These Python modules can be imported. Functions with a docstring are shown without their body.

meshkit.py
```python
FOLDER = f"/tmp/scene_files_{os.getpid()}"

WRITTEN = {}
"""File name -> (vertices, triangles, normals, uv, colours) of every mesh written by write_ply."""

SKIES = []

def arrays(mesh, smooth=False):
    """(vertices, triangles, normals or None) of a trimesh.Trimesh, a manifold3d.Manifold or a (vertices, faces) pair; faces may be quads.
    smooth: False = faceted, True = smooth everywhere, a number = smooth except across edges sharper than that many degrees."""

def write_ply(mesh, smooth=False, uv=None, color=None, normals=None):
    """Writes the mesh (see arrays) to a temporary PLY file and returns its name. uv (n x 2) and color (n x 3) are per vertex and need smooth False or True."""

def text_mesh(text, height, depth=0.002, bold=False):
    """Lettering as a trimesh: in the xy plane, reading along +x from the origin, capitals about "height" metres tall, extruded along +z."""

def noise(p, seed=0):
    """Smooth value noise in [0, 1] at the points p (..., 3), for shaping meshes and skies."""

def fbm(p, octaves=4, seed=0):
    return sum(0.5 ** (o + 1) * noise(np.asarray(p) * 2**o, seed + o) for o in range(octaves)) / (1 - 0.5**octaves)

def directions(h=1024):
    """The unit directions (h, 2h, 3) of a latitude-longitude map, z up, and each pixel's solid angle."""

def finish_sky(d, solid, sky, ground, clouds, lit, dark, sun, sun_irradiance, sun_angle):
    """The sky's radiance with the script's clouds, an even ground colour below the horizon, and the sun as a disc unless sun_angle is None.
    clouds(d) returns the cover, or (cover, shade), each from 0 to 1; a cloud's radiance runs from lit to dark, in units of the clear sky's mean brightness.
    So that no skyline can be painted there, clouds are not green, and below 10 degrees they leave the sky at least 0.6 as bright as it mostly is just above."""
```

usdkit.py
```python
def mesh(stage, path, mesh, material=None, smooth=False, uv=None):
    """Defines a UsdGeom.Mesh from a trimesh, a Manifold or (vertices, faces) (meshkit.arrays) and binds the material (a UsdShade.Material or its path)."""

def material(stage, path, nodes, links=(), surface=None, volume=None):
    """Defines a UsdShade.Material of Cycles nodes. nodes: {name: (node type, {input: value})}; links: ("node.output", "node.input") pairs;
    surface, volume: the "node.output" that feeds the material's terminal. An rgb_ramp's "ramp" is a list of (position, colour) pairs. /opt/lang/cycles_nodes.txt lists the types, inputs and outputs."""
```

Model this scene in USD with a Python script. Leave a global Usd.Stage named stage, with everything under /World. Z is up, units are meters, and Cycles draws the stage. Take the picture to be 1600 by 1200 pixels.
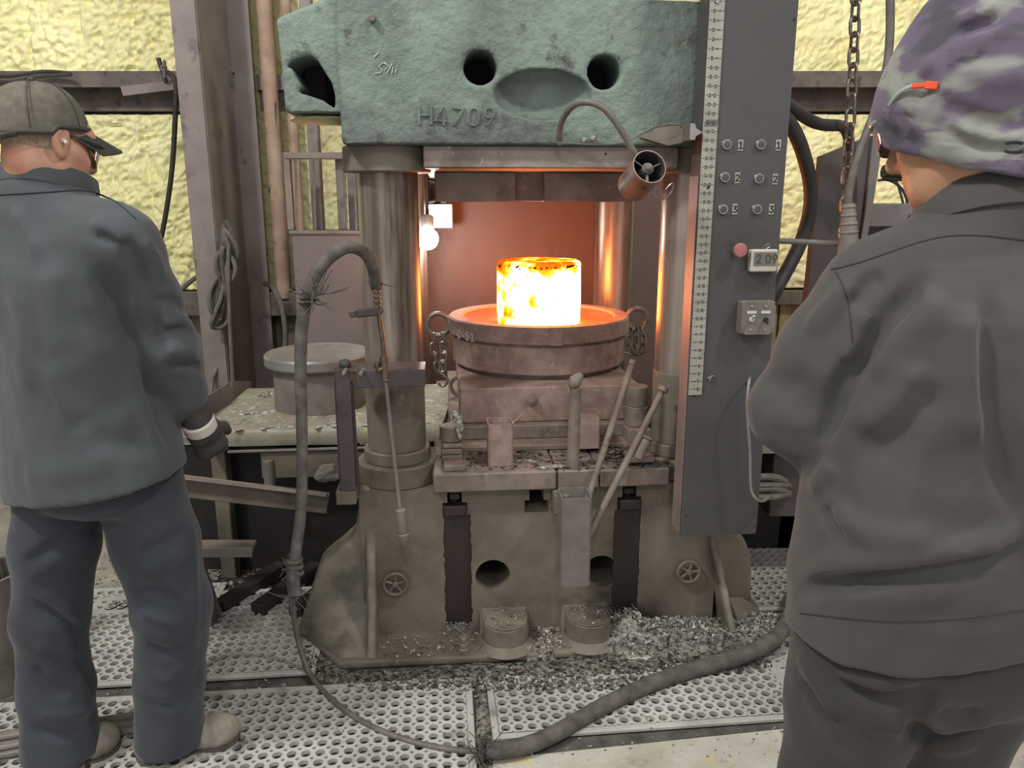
import math, random
import numpy as np, trimesh, manifold3d as m3
from shapely.geometry import Polygon, Point, box as sbox, LineString
from shapely.ops import unary_union
from scipy.interpolate import CubicSpline
from scipy.sparse import coo_matrix
import usdkit, meshkit
from pxr import Usd, UsdGeom, UsdLux, UsdShade, Gf, Sdf

stage = Usd.Stage.CreateInMemory()
UsdGeom.SetStageUpAxis(stage, 'Z'); UsdGeom.SetStageMetersPerUnit(stage, 1.0)
UsdGeom.Xform.Define(stage, '/World'); UsdGeom.Scope.Define(stage, '/World/Looks')
rng = np.random.default_rng(7); random.seed(7)

# ---------------------------------------------------------------- camera, lights, exposure
EYE = np.array([0, 0, 1.55]); PITCH = math.radians(13.5); FPX = 1200.0
cam = UsdGeom.Camera.Define(stage, '/World/camera')
cam.AddTranslateOp().Set(Gf.Vec3d(*EYE)); cam.AddRotateXOp().Set(90 - 13.5)
cam.CreateHorizontalApertureAttr(36.0); cam.CreateVerticalApertureAttr(27.0)
cam.CreateFocalLengthAttr(36.0 * FPX / 1600); cam.CreateClippingRangeAttr(Gf.Vec2f(.05, 100))
cam.CreateExposureAttr(0.45)

def lamp(name, pos, radius, power, color):
    l = UsdLux.SphereLight.Define(stage, '/World/' + name)
    l.AddTranslateOp().Set(Gf.Vec3d(*pos)); l.CreateRadiusAttr(radius); l.CreateNormalizeAttr(True)
    l.CreateIntensityAttr(power); l.CreateColorAttr(Gf.Vec3f(*color))
lamp('high_bay_lamp', (-2.6, .4, 4.9), .22, 134, (1.0, .975, .955))
lamp('high_bay_lamp_001', (3.0, .9, 5.2), .22, 92, (1.0, .975, .955))
lamp('high_bay_lamp_002', (.4, -3.0, 5.2), .3, 56, (1.0, .975, .955))
dome = UsdLux.DomeLight.Define(stage, '/World/fill_dome'); dome.CreateIntensityAttr(.19); dome.CreateColorAttr(Gf.Vec3f(1.0, .97, .99))  # added even fill light, coming in behind the camera

# ---------------------------------------------------------------- measuring: where a line of sight meets a plane
def ray(px, py):
    a, b = (px - 800) / FPX, (600 - py) / FPX
    return np.array([a, math.cos(PITCH) + b * math.sin(PITCH), -math.sin(PITCH) + b * math.cos(PITCH)])
def at_y(px, py, Y): d = ray(px, py); return EYE + d * (Y / d[1])
def at_z(px, py, z): d = ray(px, py); return EYE + d * ((z - EYE[2]) / d[2])
PO = np.array([0, 2.345, 0.]); PA = math.radians(5)         # the press stands here, turned by five degrees
RZ = lambda a: np.array([[math.cos(a), -math.sin(a), 0], [math.sin(a), math.cos(a), 0], [0, 0, 1]])
PR = RZ(PA)
def to_press(p): return (np.asarray(p, float) - PO) @ PR
def to_world(p): return np.asarray(p, float) @ PR.T + PO
def at_v(px, py, v):
    o = to_press(EYE); d = ray(px, py) @ PR
    return o + d * ((v - o[1]) / d[1])

# ---------------------------------------------------------------- meshes: (vertices, triangles)
def J(*ms):
    vs, fs, n = [], [], 0
    for m in ms:
        vs.append(m[0]); fs.append(np.asarray(m[1]) + n); n += len(m[0])
    return np.vstack(vs), np.vstack(fs)
def T(m): return np.array(m.vertices), np.array(m.faces)
def MM(man):
    m = man.to_mesh(); return np.array(m.vert_properties[:, :3], float), np.array(m.tri_verts)
def mv(m, t): return m[0] + np.asarray(t, float), m[1]
def sc(m, s): return m[0] * np.asarray(s, float), m[1]
def basis(d):
    d = np.asarray(d, float); d = d / np.linalg.norm(d)
    a = np.array([0, 0, 1.]) if abs(d[2]) < .95 else np.array([0, 1., 0])
    x = np.cross(a, d); x /= np.linalg.norm(x); return np.stack([x, np.cross(d, x), d], 1)
def rot(m, axis, deg, about=(0, 0, 0)):
    R = trimesh.transformations.rotation_matrix(math.radians(deg), axis)[:3, :3]; c = np.asarray(about, float)
    return (m[0] - c) @ R.T + c, m[1]
def box(x0, x1, y0, y1, z0, z1, b=.004):
    x0, x1 = sorted((x0, x1)); y0, y1 = sorted((y0, y1)); z0, z1 = sorted((z0, z1))
    b = min(b, (x1 - x0) * .3, (y1 - y0) * .3, (z1 - z0) * .3); pts = []
    for i, x in enumerate((x0, x1)):
        for j, y in enumerate((y0, y1)):
            for k, z in enumerate((z0, z1)):
                s = np.array([1 - 2 * i, 1 - 2 * j, 1 - 2 * k]) * b; p = np.array([x, y, z])
                for q in range(3):
                    o = s.copy(); o[q] = 0; pts.append(p + o)
    h = trimesh.convex.convex_hull(np.array(pts)); return T(h)
def hull(pts): return T(trimesh.convex.convex_hull(np.asarray(pts, float)))
def obox(c, sx, sy, sz, R=np.eye(3), b=.003):
    m = box(-sx / 2, sx / 2, -sy / 2, sy / 2, -sz / 2, sz / 2, b); return m[0] @ np.asarray(R).T + np.asarray(c, float), m[1]
def beam(p0, p1, w, h, b=.003):
    p0, p1 = np.asarray(p0, float), np.asarray(p1, float); L = np.linalg.norm(p1 - p0)
    return obox((p0 + p1) / 2, w, h, L, basis(p1 - p0), b)
def crv(pts, n=60):
    pts = np.asarray(pts, float); s = np.r_[0, np.cumsum(np.linalg.norm(np.diff(pts, axis=0), axis=1))]
    return CubicSpline(s, pts)(np.linspace(0, s[-1], n))
def tube(pts, r, n=10, closed=False):
    p = np.asarray(pts, float); N = len(p)
    r = np.interp(np.linspace(0, 1, N), np.linspace(0, 1, len(np.atleast_1d(r))), np.atleast_1d(r))
    t = (np.roll(p, -1, 0) - np.roll(p, 1, 0)) if closed else np.gradient(p, axis=0)
    t /= np.linalg.norm(t, axis=1, keepdims=True) + 1e-12
    a = basis(t[0])[:, 0]; A = []
    for i in range(N):
        a = a - t[i] * (a @ t[i]); a /= np.linalg.norm(a) + 1e-12; A.append(a)
    A = np.array(A); B = np.cross(t, A); an = np.arange(n) * 2 * np.pi / n
    v = (p[:, None] + r[:, None, None] * (np.cos(an)[None, :, None] * A[:, None] + np.sin(an)[None, :, None] * B[:, None])).reshape(-1, 3)
    i, j = np.meshgrid(np.arange(N if closed else N - 1), np.arange(n), indexing='ij'); i2 = (i + 1) % N; j2 = (j + 1) % n
    q = np.stack([i * n + j, i * n + j2, i2 * n + j2, i2 * n + j], -1).reshape(-1, 4)
    f = np.vstack([q[:, [0, 1, 2]], q[:, [0, 2, 3]]])
    if not closed:
        v = np.vstack([v, p[0], p[-1]]); k = np.arange(n); k2 = (k + 1) % n; o = (N - 1) * n
        f = np.vstack([f, np.stack([np.full(n, N * n), k2, k], 1), np.stack([np.full(n, N * n + 1), o + k, o + k2], 1)])
    return v, f
def rev(prof, n=48, axis=(0, 0, 1), at=(0, 0, 0), arc=None):
    """prof: (r, h) outline going up the outside; turned about the axis."""
    prof = np.asarray(prof, float); an = np.arange(n) * 2 * np.pi / n; N = len(prof)
    v = np.stack([prof[:, 0, None] * np.cos(an), prof[:, 0, None] * np.sin(an), np.broadcast_to(prof[:, 1, None], (N, n))], -1).reshape(-1, 3)
    i, j = np.meshgrid(np.arange(N - 1), np.arange(n), indexing='ij'); j2 = (j + 1) % n
    q = np.stack([i * n + j, i * n + j2, (i + 1) * n + j2, (i + 1) * n + j], -1).reshape(-1, 4)
    f = np.vstack([q[:, [0, 1, 2]], q[:, [0, 2, 3]]])
    for k, base in ((0, 0), (N - 1, (N - 1) * n)):
        if prof[k, 0] < .003:
            v[base:base + n, :2] = 0; f = np.where((f >= base) & (f < base + n), base, f)
    f = f[(f[:, 0] != f[:, 1]) & (f[:, 1] != f[:, 2]) & (f[:, 0] != f[:, 2])]; used, f = np.unique(f, return_inverse=True)
    return v[used] @ basis(axis).T + np.asarray(at, float), f.reshape(-1, 3)
def cyl(p0, p1, r, r1=None, n=28, b=.003):
    p0, p1 = np.asarray(p0, float), np.asarray(p1, float); L = np.linalg.norm(p1 - p0); r1 = r if r1 is None else r1
    b = min(b, L * .3, r * .3, r1 * .3)
    return rev([(1e-5, 0), (r - b, 0), (r, b), (r1, L - b), (r1 - b, L), (1e-5, L)], n, p1 - p0, p0)
def pipe(p0, p1, r, ri, n=32, b=.002):
    p0, p1 = np.asarray(p0, float), np.asarray(p1, float); L = np.linalg.norm(p1 - p0)
    return rev([(ri, 0), (r - b, 0), (r, b), (r, L - b), (r - b, L), (ri, L), (ri, 0)], n, p1 - p0, p0)
def ball(c, r, n=2, s=(1, 1, 1)):
    m = trimesh.creation.icosphere(n, r); return np.array(m.vertices) * np.asarray(s) + np.asarray(c, float), np.array(m.faces)
def ring(c, axis, R, r, n=32, k=10):
    an = np.arange(n) * 2 * np.pi / n; B = basis(axis)
    return tube((R * np.cos(an))[:, None] * B[:, 0] + (R * np.sin(an))[:, None] * B[:, 1] + np.asarray(c, float), r, k, True)
def ext(poly, d):
    ps = getattr(poly, 'geoms', [poly]); return J(*[T(trimesh.creation.extrude_polygon(q, d, engine='earcut')) for q in ps])
def prism_uz(poly, y0, y1):
    """an outline in (x, z) given depth from y0 to y1"""
    m = ext(poly if not isinstance(poly, (list, tuple)) else Polygon(poly), abs(y1 - y0)); v = m[0]
    return np.stack([v[:, 0], max(y0, y1) - v[:, 2], v[:, 1]], 1), m[1]
def prism_vz(poly, x0, x1):
    """an outline in (y, z) given width from x0 to x1"""
    m = ext(poly if not isinstance(poly, (list, tuple)) else Polygon(poly), abs(x1 - x0)); v = m[0]
    return np.stack([min(x0, x1) + v[:, 2], v[:, 0], v[:, 1]], 1), m[1]
def prism_xy(poly, z0, z1):
    m = ext(poly if not isinstance(poly, (list, tuple)) else Polygon(poly), z1 - z0); return m[0] + [0, 0, z0], m[1]
def man(m):
    t = trimesh.Trimesh(*m); t.merge_vertices(); t.update_faces(t.nondegenerate_faces()); M = m3.Manifold(m3.Mesh(np.asarray(t.vertices, np.float32), np.asarray(t.faces, np.uint32)))
    if M.is_empty(): raise ValueError('not a solid')
    return M
def cast(M, length=.02, it=6, amp=.002, freq=14, seed=1):
    """a rough casting: fine triangles, edges rubbed round, uneven skin"""
    v, f = MM(M.refine_to_length(length)); t = trimesh.Trimesh(v, f, process=False); t.merge_vertices()
    trimesh.smoothing.filter_laplacian(t, lamb=.5, iterations=it)
    n = np.array(t.vertex_normals); v = np.array(t.vertices)
    v = v + n * (amp * 2 * (meshkit.fbm(v * freq, 3, seed) - .5))[:, None]
    return v, np.array(t.faces)
def link(c, d, side, L, W, r):
    """one oval chain link: centre, long direction, flat direction"""
    d = np.asarray(d, float) / np.linalg.norm(d); side = np.asarray(side, float); side = side - d * (side @ d); side /= np.linalg.norm(side)
    an = np.arange(16) * 2 * np.pi / 16; ca, sa = np.cos(an), np.sin(an)
    p = np.asarray(c, float) + d * ((L - W) / 2 * np.sign(ca) + W / 2 * ca)[:, None] + side * (W / 2 * sa)[:, None]
    return tube(p, r, 6, True)
def chain(pts, L, W, r, jit=0.):
    pts = np.asarray(pts, float); s = np.r_[0, np.cumsum(np.linalg.norm(np.diff(pts, axis=0), axis=1))]; step = L - 2.2 * r
    out = []
    for k, q in enumerate(np.arange(step / 2, s[-1], step)):
        c = np.array([np.interp(q, s, pts[:, i]) for i in range(3)]); e = np.array([np.interp(min(q + .005, s[-1]), s, pts[:, i]) for i in range(3)]); b = np.array([np.interp(q - .005, s, pts[:, i]) for i in range(3)])
        side = np.array([1, .25, 0]) if k % 2 else np.array([-.25, 1, 0])
        if abs((e - b)[2]) < 1e-4 and jit == 0: side = np.array([0, 0, 1.]) if k % 2 else np.array([0, 1., .1])
        side = side + rng.normal(0, jit, 3)
        out.append(link(c, e - b + 1e-9, side, L, W, r))
    return out

# ---------------------------------------------------------------- materials
def S(r, g, b):
    c = np.array([r, g, b]) / 255.; return tuple(np.where(c < .04045, c / 12.92, ((c + .055) / 1.055) ** 2.4))
def mat(name, c1, c2=None, scale=8, lo=.35, hi=.65, rough=.6, rough2=None, metal=0., bump=0., bscale=60, bdist=.01, stretch=(1, 1, 1), spots=None, detail=5, obj=False, spec=.5, sheen=0, extra=None):
    c2 = c2 or c1; c3 = tuple((a + b) / 2 for a, b in zip(c1, c2))
    nd = {'p': ('principled_bsdf', {'metallic': metal, 'roughness': rough, 'specular_ior_level': spec}),
          'mp': ('mapping', {'scale': stretch}),
          'n': ('noise_texture', {'scale': scale, 'detail': detail, 'roughness': .6}),
          'r': ('rgb_ramp', {'ramp': [(lo, c1), ((lo + hi) / 2, c3), (hi, c2)]})}
    if sheen: nd['p'][1]['sheen_weight'] = sheen
    src = 'tc.object' if obj else 'g.position'
    nd['tc' if obj else 'g'] = ('texture_coordinate' if obj else 'geometry', {})
    lk = [(src, 'mp.vector'), ('mp.vector', 'n.vector'), ('n.fac', 'r.fac')]; col = 'r.color'
    for k, (sc_c, sc_s, sc_lo, sc_hi) in enumerate(spots or []):
        nd[f'sn{k}'] = ('noise_texture', {'scale': sc_s, 'detail': 6, 'roughness': .65}); nd[f'sm{k}'] = ('map_range', {'from_min': sc_lo, 'from_max': sc_hi, 'clamp': True})
        nd[f'sx{k}'] = ('mix_color', {'b': sc_c})
        lk += [('mp.vector', f'sn{k}.vector'), (f'sn{k}.fac', f'sm{k}.value'), (f'sm{k}.result', f'sx{k}.fac'), (col, f'sx{k}.a')]; col = f'sx{k}.result'
    lk.append((col, 'p.base_color'))
    if rough2 is not None:
        nd['rm'] = ('map_range', {'from_min': lo, 'from_max': hi, 'to_min': rough, 'to_max': rough2, 'clamp': True}); lk += [('n.fac', 'rm.value'), ('rm.result', 'p.roughness')]
    if bump:
        nd['bn'] = ('noise_texture', {'scale': bscale, 'detail': 6, 'roughness': .6}); nd['b'] = ('bump', {'strength': bump, 'distance': bdist})
        lk += [('mp.vector', 'bn.vector'), ('bn.fac', 'b.height'), ('b.normal', 'p.normal')]
    return usdkit.material(stage, '/World/Looks/' + name, nd, lk, surface='p.BSDF')
def emit(name, c, s):
    return usdkit.material(stage, '/World/Looks/' + name, {'e': ('emission', {'color': c, 'strength': s})}, [], surface='e.emission')

# ---------------------------------------------------------------- things
USED = {}
def uniq(parent, name):
    k = (parent, name); n = USED.get(k, 0); USED[k] = n + 1
    return name if n == 0 else f'{name}_{n:03d}'
def data(prim, **kw):
    for k, v in kw.items():
        if v: prim.SetCustomDataByKey(k, v)
class P:
    """a part: name, mesh, material, sub-parts"""
    def __init__(s, name, mesh, m, subs=(), label=None, smooth=32, kind=None): s.name, s.mesh, s.m, s.subs, s.label, s.smooth, s.kind = name, mesh, m, subs, label, smooth, kind
def put(parent, part, base):
    path = f'{parent}/{uniq(parent, part.name)}'
    pr = usdkit.mesh(stage, path, (part.mesh[0] - base, part.mesh[1]), part.m, part.smooth).GetPrim()
    data(pr, label=part.label, kind=part.kind)
    for q in part.subs: put(path, q, base)
    return pr
def meshes(p): return [p.mesh] + [m for q in p.subs for m in meshes(q)]
def place(x, base, press):
    x.AddTranslateOp().Set(Gf.Vec3d(*map(float, to_world(base) if press else base)))
    if press: x.AddRotateZOp().Set(math.degrees(PA))
def thing(name, label, cat, parts, press=False, group=None, kind=None, base=None):
    """an Xform at the thing's base; its parts are its children (coordinates in the press's frame if press)"""
    allv = np.vstack([m[0] for p in parts for m in meshes(p)])
    if base is None: base = np.r_[(allv[:, :2].min(0) + allv[:, :2].max(0)) / 2, allv[:, 2].min()]
    path = '/World/' + uniq('/World', name); x = UsdGeom.Xform.Define(stage, path); place(x, base, press)
    data(x.GetPrim(), label=label, category=cat, group=group, kind=kind)
    for p in parts: put(path, p, base)
    return x.GetPrim()
def solo(name, label, cat, mesh, m, press=False, group=None, kind=None, smooth=32):
    v = mesh[0]; base = np.r_[(v[:, :2].min(0) + v[:, :2].max(0)) / 2, v[:, 2].min()]
    path = '/World/' + uniq('/World', name)
    g = usdkit.mesh(stage, path, (v - base, mesh[1]), m, smooth); place(g, base, press)
    data(g.GetPrim(), label=label, category=cat, group=group, kind=kind); return g.GetPrim()
def struct(name, mesh, m, label=None, parts=(), smooth=32):
    path = '/World/' + uniq('/World', name); g = usdkit.mesh(stage, path, mesh, m, smooth); data(g.GetPrim(), kind='structure', label=label)
    for p in parts: put(path, p, np.zeros(3))
    return g.GetPrim()
def copy_of(src, label, base, press=False, group=None, rz=0):
    name = src.GetName(); path = '/World/' + uniq('/World', name); x = UsdGeom.Xform.Define(stage, path)
    x.AddTranslateOp().Set(Gf.Vec3d(*map(float, to_world(base) if press else base))); x.AddRotateZOp().Set((math.degrees(PA) if press else 0) + rz)
    p = x.GetPrim(); p.GetReferences().AddInternalReference(src.GetPath()); p.SetInstanceable(True)
    was = src.GetCustomData(); data(p, label=label, category=was['category'], group=group or was.get('group')); return p

def flakes(pts, size, flat=.35, lift=.0, seed=3, thick=.12):
    """loose chips of mill scale lying about: irregular thin plates"""
    r = np.random.default_rng(seed); N = len(pts); k = 5; an = np.arange(k) * 2 * np.pi / k
    rad = r.uniform(.45, 1, (N, k)) * size[:, None]; a = an + r.uniform(0, 6.3, (N, 1))
    top = np.stack([rad * np.cos(a), rad * np.sin(a) * r.uniform(.5, 1, (N, 1)), np.zeros((N, k))], -1)
    tx, ty = r.normal(0, flat, (N, 1)), r.normal(0, flat, (N, 1))
    top[..., 2] = top[..., 0] * tx + top[..., 1] * ty
    h = np.maximum(.0015, size * thick)[:, None, None] * np.array([0, 0, 1.])
    p = np.asarray(pts)[:, None, :] + [0, 0, lift] + np.abs(top[..., 2]).max(1)[:, None, None] * np.array([0, 0, .6])
    v = np.concatenate([p + top + h, p + top], 1); o = np.arange(N)[:, None, None] * 2 * k
    f = [[0, i, i + 1] for i in range(1, k - 1)] + [[k, k + i + 1, k + i] for i in range(1, k - 1)]
    for i in range(k): j = (i + 1) % k; f += [[i, k + i, k + j], [i, k + j, j]]
    return v.reshape(-1, 3), (np.array(f)[None] + o).reshape(-1, 3)
# ---------------------------------------------------------------- palette
K = {}
K['foam'] = mat('spray_foam', S(228, 222, 160), S(242, 238, 186), scale=2.2, rough=.75, bump=.35, bscale=55, bdist=.012, spots=[(S(150, 128, 78), 5, .66, .8)])
K['foam2'] = mat('spray_foam_dull', S(190, 184, 138), S(210, 204, 156), scale=2.2, rough=.8, bump=.35, bscale=50, bdist=.012, spots=[(S(120, 84, 58), 3, .6, .8)])
K['concrete'] = mat('concrete_floor', S(120, 116, 108), S(168, 163, 150), scale=3, rough=.6, rough2=.85, bump=.2, bscale=90, bdist=.004, spots=[(S(60, 57, 52), 9, .56, .74)])
K['ceil'] = mat('ceiling_sheet', S(120, 120, 116), S(140, 140, 136), scale=1, rough=.8)
K['shopwall'] = mat('shop_wall_paint', S(90, 88, 84), S(110, 108, 104), scale=2, rough=.9)
K['steelbrown'] = mat('brown_primer_steel', S(118, 108, 104), S(134, 123, 118), scale=6, rough=.6, bump=.05, bscale=120, spots=[(S(60, 48, 42), 7, .6, .78)])
K['girt'] = mat('girt_steel', S(88, 78, 72), S(108, 98, 90), scale=9, rough=.55, spots=[(S(50, 42, 38), 12, .56, .7)])
K['wains'] = mat('wainscot_sheet', S(92, 87, 74), S(122, 115, 96), scale=5, rough=.6, stretch=(1, 1, .25), spots=[(S(62, 56, 46), 8, .55, .75)])
K['plank'] = mat('raw_plank', S(128, 118, 86), S(176, 164, 122), scale=14, rough=.8, stretch=(1, 1, .12), spots=[(S(70, 58, 42), 20, .58, .7)], bump=.3, bscale=80, bdist=.004)
K['green'] = mat('green_machine_enamel', S(104, 120, 109), S(130, 147, 135), scale=4, rough=.5, rough2=.75, bump=.7, bscale=34, bdist=.012, detail=7, spots=[(S(70, 70, 66), 1.7, .46, .68), (S(56, 54, 52), 11, .6, .72), (S(120, 138, 118), 22, .64, .74)])
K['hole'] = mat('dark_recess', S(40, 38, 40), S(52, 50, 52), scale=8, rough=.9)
K['iron'] = mat('dirty_cast_iron', S(100, 92, 80), S(124, 116, 102), scale=5, rough=.5, rough2=.75, bump=.25, bscale=60, bdist=.006, spots=[(S(50, 44, 38), 2.2, .5, .7), (S(122, 114, 96), 16, .62, .74)])
K['iron_edge'] = mat('worn_iron', S(104, 99, 87), S(132, 126, 112), scale=9, rough=.5, bump=.25, bscale=70, bdist=.005, spots=[(S(66, 60, 50), 5, .54, .7)])
K['dark_iron'] = mat('dark_brown_iron', S(44, 36, 32), S(56, 46, 40), scale=6, rough=.45, bump=.15, bscale=50, bdist=.004)  # plain dark brown iron; also lines the ragged channels
K['steel'] = mat('machined_steel', S(120, 112, 104), S(150, 142, 132), scale=7, rough=.32, rough2=.5, metal=.75, bump=.06, bscale=80, stretch=(1, 1, .2), spots=[(S(76, 66, 58), 5, .52, .7)])
K['ram'] = mat('polished_column_steel', S(146, 132, 120), S(178, 165, 153), scale=18, rough=.24, rough2=.4, metal=.6, stretch=(1, 1, .06), spots=[(S(84, 70, 60), 7, .5, .66)])
K['die'] = mat('die_block_steel', S(124, 112, 104), S(160, 148, 138), scale=9, rough=.45, rough2=.65, metal=.35, bump=.2, bscale=90, bdist=.003, spots=[(S(96, 84, 76), 4, .52, .7), (S(196, 166, 152), 30, .64, .72)])
K['scale'] = mat('scaled_ring_steel', S(136, 116, 106), S(164, 142, 131), scale=20, rough=.7, bump=.35, bscale=130, bdist=.004, spots=[(S(116, 98, 88), 4, .5, .7), (S(184, 166, 152), 60, .6, .72)])
K['tool'] = mat('tool_steel_dusty', S(106, 94, 86), S(136, 122, 110), scale=9, rough=.6, bump=.15, bscale=90, bdist=.003, spots=[(S(78, 68, 60), 12, .56, .72)])
K['panel'] = mat('grey_cabinet_paint', S(68, 67, 66), S(77, 76, 74), scale=2, rough=.5, bump=.02, bscale=60, spots=[(S(62, 58, 54), 3, .55, .75)])
K['panelside'] = mat('glow_pink_paint', S(124, 108, 102), S(140, 122, 116), scale=6, rough=.6, spots=[(S(90, 70, 64), 18, .62, .7)])  # pink cast paints in orange billet light; dark specks are wear
K['sheet'] = mat('grey_sheet_metal', S(98, 92, 90), S(114, 108, 106), scale=2, rough=.55, spots=[(S(84, 76, 72), 5, .58, .72)])
K['backsheet'] = mat('red_brown_sheet', S(108, 88, 82), S(122, 100, 93), scale=2, rough=.7, stretch=(1, 1, .3), spots=[(S(90, 68, 62), 4, .55, .75)])
K['black'] = mat('black_rubber', S(46, 43, 42), S(62, 58, 56), scale=20, rough=.6)
K['hose'] = mat('dusty_hose_sleeve', S(74, 70, 66), S(104, 99, 93), scale=26, rough=.9, bump=.6, bscale=190, bdist=.005)
K['hose2'] = mat('air_hose_rubber', S(84, 80, 74), S(112, 106, 98), scale=20, rough=.55)
K['cable'] = mat('grey_cable', S(92, 88, 80), S(116, 111, 102), scale=20, rough=.55)
K['rubber'] = mat('rubber_mat', S(160, 159, 152), S(194, 193, 185), scale=6, rough=.7, bump=.15, bscale=200, bdist=.002, spots=[(S(120, 119, 113), 3, .5, .7), (S(96, 94, 90), 11, .58, .74)])
K['flake'] = mat('mill_scale_flakes', S(52, 50, 47), S(150, 146, 134), scale=60, lo=.4, hi=.62, rough=.4, rough2=.6, metal=.3)
K['flake2'] = mat('bright_scale_flakes', S(70, 69, 64), S(200, 197, 184), scale=70, lo=.38, hi=.66, rough=.45)
K['tread'] = mat('worn_tread_plate', S(168, 166, 150), S(196, 194, 180), scale=3.5, rough=.5, bump=.15, bscale=120, bdist=.003, spots=[(S(208, 190, 104), 5, .58, .68), (S(120, 117, 106), 12, .58, .72)])
K['table'] = mat('worn_table_steel', S(132, 128, 112), S(168, 164, 146), scale=5, rough=.5, bump=.2, bscale=80, bdist=.003, spots=[(S(172, 160, 96), 4, .62, .72), (S(84, 78, 68), 10, .56, .7)])
K['white'] = mat('white_enamel', S(186, 186, 178), S(206, 206, 198), scale=12, rough=.5)
K['ruler'] = mat('steel_scale_plate', S(142, 140, 128), S(164, 162, 150), scale=10, rough=.5, spots=[(S(120, 114, 100), 9, .64, .74)])
K['dark_layer'] = mat('dark_floor_layer', S(62, 60, 56), S(92, 89, 83), scale=14, rough=.8, bump=.2, bscale=120, bdist=.004)  # dark tone for the layer under the front mats
K['bowl'] = mat('glow_tinted_bowl', S(128, 74, 58), S(156, 92, 72), scale=9, rough=.7, bump=.2, bscale=80, bdist=.003)  # orange-brown base paints the billet glow deeper into the bowl
K['ink'] = mat('black_ink', S(30, 29, 28), rough=.6)
K['chrome'] = mat('plated_metal', S(150, 148, 144), S(176, 174, 170), scale=20, rough=.3, metal=.8)
K['chainm'] = mat('chain_steel', S(112, 106, 98), S(150, 144, 134), scale=40, rough=.4, metal=.7)
K['brass'] = mat('tarnished_brass', S(92, 78, 66), S(122, 104, 88), scale=30, rough=.45, metal=.45)
K['flake3'] = mat('pale_scale_flakes', S(140, 138, 128), S(206, 204, 194), scale=40, rough=.4)
K['void'] = mat('painted_shade_black', S(26, 23, 22), S(38, 34, 32), scale=6, rough=.6)  # black that paints in the shade below the feed tables
K['redbtn'] = mat('faded_red_plastic', S(150, 92, 90), S(166, 108, 104), scale=20, rough=.5)
K['lcd'] = mat('lcd_glass', S(104, 104, 92), S(112, 112, 100), scale=4, rough=.25)
K['case'] = mat('cream_plastic', S(176, 170, 160), S(190, 184, 174), scale=9, rough=.5)
K['orange'] = mat('glow_tinted_can', S(112, 92, 82), S(132, 106, 94), scale=8, rough=.45, spots=[(S(70, 52, 44), 14, .5, .66)])  # orange-brown tint paints the billet light onto the lamp can
K['blackmetal'] = mat('black_sheet_metal', S(66, 59, 58), S(80, 72, 70), scale=3, rough=.5, spots=[(S(52, 46, 46), 6, .55, .7)])
K['lid'] = mat('ring_blank_steel', S(136, 134, 128), S(162, 160, 156), scale=5, rough=.35, metal=.3, spots=[(S(104, 100, 94), 9, .55, .7)])
K['grey'] = mat('plain_grey_iron', S(104, 99, 92), S(128, 122, 114), scale=7, rough=.6, spots=[(S(86, 80, 72), 5, .55, .72)])
K['bucket'] = mat('pale_plastic_pail', S(176, 170, 156), S(196, 190, 176), scale=3, rough=.5, spots=[(S(130, 124, 110), 5, .56, .75)])
K['rust'] = mat('rusty_steel', S(150, 124, 106), S(176, 152, 132), scale=6, rough=.8, spots=[(S(120, 90, 76), 9, .56, .74)])
K['chalk'] = mat('chalk_marks', S(176, 188, 176), rough=.9)
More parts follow.
